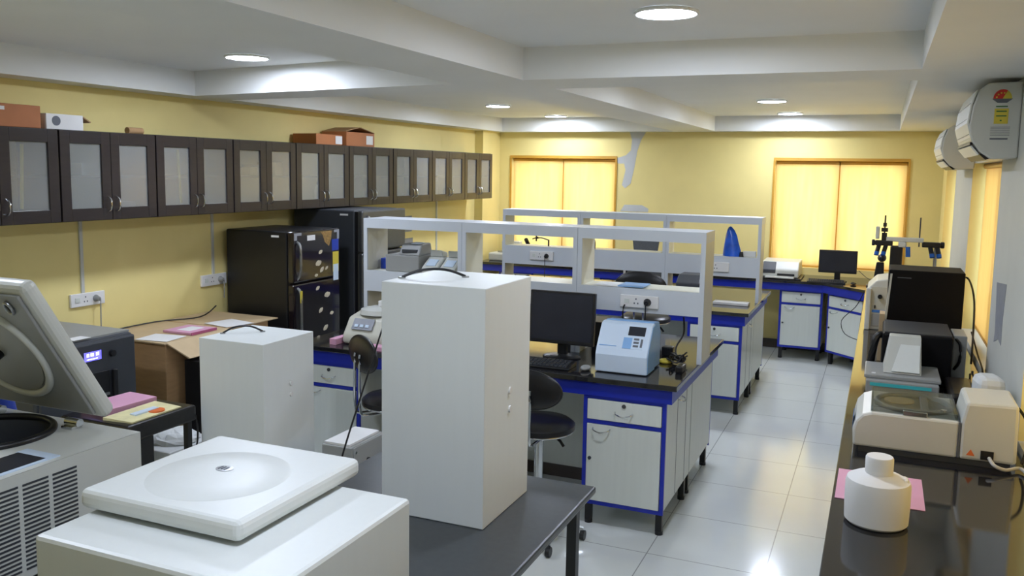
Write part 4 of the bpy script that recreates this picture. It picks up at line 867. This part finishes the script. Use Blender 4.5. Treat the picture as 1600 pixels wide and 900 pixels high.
# lid, hinged along the back edge
hy, hz = 2.11, 1.125
def lidbox(x0, x1, u0, u1, w0, w1): return G().box(x0, x1, hy - u1, hy - u0, hz + w0, hz + w1)
LX0, LX1, LL = -3.14, -2.40, .575
ANG = -59
def L_(name, g, m, par, **k):
    g.rot((0, hy, hz), 'X', ANG); return put(name, g, m, par, **k)
lid = L_('lid', lidbox(LX0, LX1, 0, LL, 0, .055), 'machine', t, bevel=.022, seg=3)
lp = lidbox(LX0 + .03, LX1 - .03, .03, LL - .03, -.012, 0); L_('inner_panel', lp, 'mgrey', lid, bevel=.004)
g = G().torus((-2.69, hy - .29, hz - .014), .19, .014, seg=48); L_('sealing_ring', g, 'machine', lid, smooth=True)
g = G().cone((-2.69, hy - .29, hz - .02), (-2.69, hy - .29, hz - .012), .17, seg=40); L_('inner_disc', g, 'mgrey', lid, smooth=True)
g = G().cone((-2.69, hy - .29, hz - .04), (-2.69, hy - .29, hz - .02), .018); L_('centre_screw', g, 'black', lid, smooth=True)
g = G().torus((-2.49, hy - .50, hz - .018), .022, .006, sx=.6); L_('catch_eye', g, 'steel', lid, smooth=True)
for x in (-2.5, -2.88):
    put('hinge', G().cone((x - .03, 2.06, 1.118), (x + .03, 2.06, 1.118), .015).box(x - .025, x + .025, 2.03, 2.07, 1.1, 1.11), 'chrome', t, smooth=True)
put('gas_strut', G().tube([(-3.0, 1.8, 1.1), (-3.0, 1.9, 1.35)], .012), 'chrome', t)
# louvres and label on the right side
g = G()
for k in range(6):
    yb = 1.865 - .1 * k
    for j in range(20): g.box(X1 - .001, X1 + .0015, yb - .085, yb, .80 + j * .0135, .80 + j * .0135 + .0065)
put('vent_slots', g, 'darkgrey', t)
d = put('status_display', G().box(-2.42, -2.3, 1.6, 1.79, Z1, Z1 + .004), 'lcd', t); put('display_frame', G().box(-2.43, -2.285, 1.79, 1.83, Z1, Z1 + .003).box(-2.3, -2.285, 1.6, 1.79, Z1, Z1 + .003), 'whiteblue', d)
for a in (X0 + .08, X1 - .08):
    for bb in (Y0 + .08, Y1 - .08): put('foot', G().cone((a, bb, .7505), (a, bb, .765), .03), 'black', t)
gl('dark_flask', G().lathe((-3.05, 2.2, .7505), [(.05, 0), (.05, .3), (.03, .42), (.03, .46)]), 'bluebox', 'dark blue flask behind the raised centrifuge lid', 'flask', smooth=True)

# ------------------------------------------------------------------ left side clutter
t = inc = thing('incubator', 'dark grey incubator with a lit violet display by the left wall', 'incubator', (-4.25, 3.35, 0))
put('body', G().box(-4.62, -3.93, 3.02, 3.66, .03, 1.04), 'darkgrey', t, bevel=.02)
put('top_cover', G().box(-4.6, -3.95, 3.03, 3.65, 1.04, 1.05), 'mgrey', t)
put('front_door', G().box(-3.93, -3.905, 3.03, 3.65, .25, 1.03), 'darkgrey', t, bevel=.012)
d = put('display', G().box(-3.905, -3.902, 3.3, 3.41, .93, .98), 'screen', t)
put('display_digits', G().box(-3.902, -3.9015, 3.315, 3.33, .955, .973).box(-3.902, -3.9015, 3.34, 3.36, .955, .973).box(-3.902, -3.9015, 3.375, 3.395, .955, .973).box(-3.902, -3.9015, 3.315, 3.385, .937, .943), 'lcdtext', d)
put('dial', G().cone((-3.905, 3.48, .95), (-3.885, 3.48, .95), .018), 'black', t, smooth=True)
put('label_strip', G().box(-4.02, -3.94, 3.27, 3.38, 1.05, 1.052), 'paper', t)
put('viewing_window', G().box(-3.905, -3.9, 3.28, 3.46, .55, .86), 'black', t, bevel=.003)
put('door_handle', G().box(-3.9, -3.88, 3.47, 3.5, .55, .86), 'black', t, bevel=.004); put('tray_edge', G().box(-3.9, -3.893, 3.3, 3.45, .72, .735), 'steel', t)
for a in (-4.55, -4.0):
    for bb in (3.1, 3.58): put('foot', G().cone((a, bb, 0), (a, bb, .03), .025), 'black', t)
t = thing('large_carton', 'big brown cardboard box with opened flap beside the incubator', 'box', (-4.35, 4.5, 0))
put('box_body', G().box(-4.66, -4.05, 4.02, 5.0, 0, .885), 'cardboard', t, bevel=.004)
put('top_flap', G().box(-4.67, -4.04, 4.0, 4.6, .886, .894), 'cardlite', t); put('top_flap', G().box(-4.67, -4.04, 4.61, 5.1, .886, .893), 'cardlite', t)
put('side_flap', G().hexa([(-4.04, 4.02, .886), (-3.9, 4.06, .80), (-3.9, 4.55, .80), (-4.04, 4.6, .886)], [(-4.04, 4.02, .894), (-3.89, 4.06, .806), (-3.89, 4.55, .806), (-4.04, 4.6, .894)]), 'cardlite', t)
put('packing_tape', G().box(-4.68 + .02, -4.04, 4.6, 4.612, .894, .8955), 'cardboard', t)
gl('paper_sheet', G().box(-4.3, -4.07, 4.02, 4.22, .8965, .899).rot((-4.2, 4.1, .9), 'Z', 8), 'paper', 'white sheet at the near corner of the big carton', 'paper')
t = thing('pink_book', 'pink ledger lying on the big cardboard box', 'book', (-4.2, 4.4, .897))
put('cover', G().box(-4.32, -4.08, 4.27, 4.5, .8965, .912), 'pink', t, bevel=.002); put('spine', G().box(-4.08, -4.073, 4.27, 4.5, .8965, .913), 'pinkd', t)
put('title_panel', G().box(-4.25, -4.14, 4.32, 4.46, .912, .9125), 'paper', t)
gl('paper_sheet', G().box(-4.3, -4.05, 4.62, 4.85, .897, .9).rot((-4.2, 4.7, .9), 'Z', -12), 'paper', 'white sheet beyond the pink ledger on the carton', 'paper')
put('power_cord', G().tube([(-4.64, 4.06, 1.0 - .1), (-4.62, 4.5, .905), (-4.5, 4.8, .905), (-4.6, 5.08, .94)], .005, 6, 5), 'cable', inc, smooth=True)
gl('desktop_computer', G().box(-3.98, -3.8, 4.1, 4.5, 0, .78), 'black', 'black computer tower between the carton and the shorter white box', 'computer', bevel=.006)
t = stb = thing('side_table', 'small black covered table holding a pink folder and a magazine', 'table', (-3.4, 3.2, 0))
put('table_top', G().box(-3.70, -3.245, 2.97, 3.42, .665, .75), 'blackleather', t, bevel=.012)
for a in (-3.68, -3.29):
    for bb in (2.99, 3.37): put('leg', G().box(a, a + .03, bb, bb + .03, 0, .665), 'black', t)
put('cloth_skirt', G().box(-3.26, -3.25, 2.99, 3.13, .3, .665), 'blackleather', t)
t = thing('pink_folder', 'thick pink folder on the small black table', 'folder', (-3.5, 3.2, .7505))
put('cover', G().box(-3.66, -3.46, 3.06, 3.36, .7505, .785).rot((-3.54, 3.2, .76), 'Z', -3), 'pink', t, bevel=.003)
t = thing('magazine', 'open cream magazine with orange picture on the small black table', 'magazine', (-3.3, 3.2, .7505))
put('pages', G().hexa([(-3.44, 3.0, .7505), (-3.27, 3.02, .7505), (-3.27, 3.34, .7505), (-3.44, 3.33, .7505)], [(-3.44, 3.0, .765), (-3.27, 3.02, .757), (-3.27, 3.34, .757), (-3.44, 3.33, .768)]), 'mag', t)
put('orange_picture', G().cone((-3.32, 3.22, .758), (-3.32, 3.22, .7645), .042), 'orange', t); put('blue_picture', G().box(-3.37, -3.33, 3.1, 3.25, .76, .7675), 'whiteblue', t)
t = thing('foam_crate', 'white crate with crumpled plastic beneath the small black table', 'crate', (-3.69, 3.68, 0))
put('crate_body', G().box(-3.86, -3.52, 3.5, 3.86, .0, .42), 'styro', t, bevel=.01)
g = G(); g.ell((-3.68, 3.7, .43), (.15, .14, .05), 16, 10)
for v in g.b.verts: v.co += Vector((random.uniform(-.012, .012), random.uniform(-.012, .012), random.uniform(-.01, .01)))
put('plastic_wrap', g, 'styro', t)
put('power_cord', G().tube([(-3.247, 3.41, .7), (-3.26, 3.44, .62), (-3.3, 3.47, .5), (-3.36, 3.46, .38), (-3.45, 3.4, .3)], .005, 6, 5), 'cable', stb, smooth=True)
# grey unit with connector holes behind the table
t = thing('power_supply', 'grey metal unit with black sockets, left of the tall white box', 'lab instrument', (-2.5, 3.85, 0))
put('casing', G().box(-2.55, -2.37, 3.55, 3.86, .0, .6), 'mgrey', t, bevel=.006); put('side_plate', G().box(-2.37, -2.364, 3.56, 3.85, .02, .595), 'mgrey', t)
for yy, zz, r in ((3.69, .5, .014), (3.70, .44, .016)): put('socket', G().cone((-2.364, yy, zz), (-2.355, yy, zz), r), 'black', t, smooth=True)
for yy, zz in ((3.58, .57), (3.83, .57), (3.58, .33), (3.83, .33)): put('screw', G().cone((-2.364, yy, zz), (-2.36, yy, zz), .007), 'chrome', t)
gl('paper_stack', G().box(-2.54, -2.39, 3.56, 3.84, .601, .612), 'paper', 'white papers lying on the grey metal unit', 'paper')
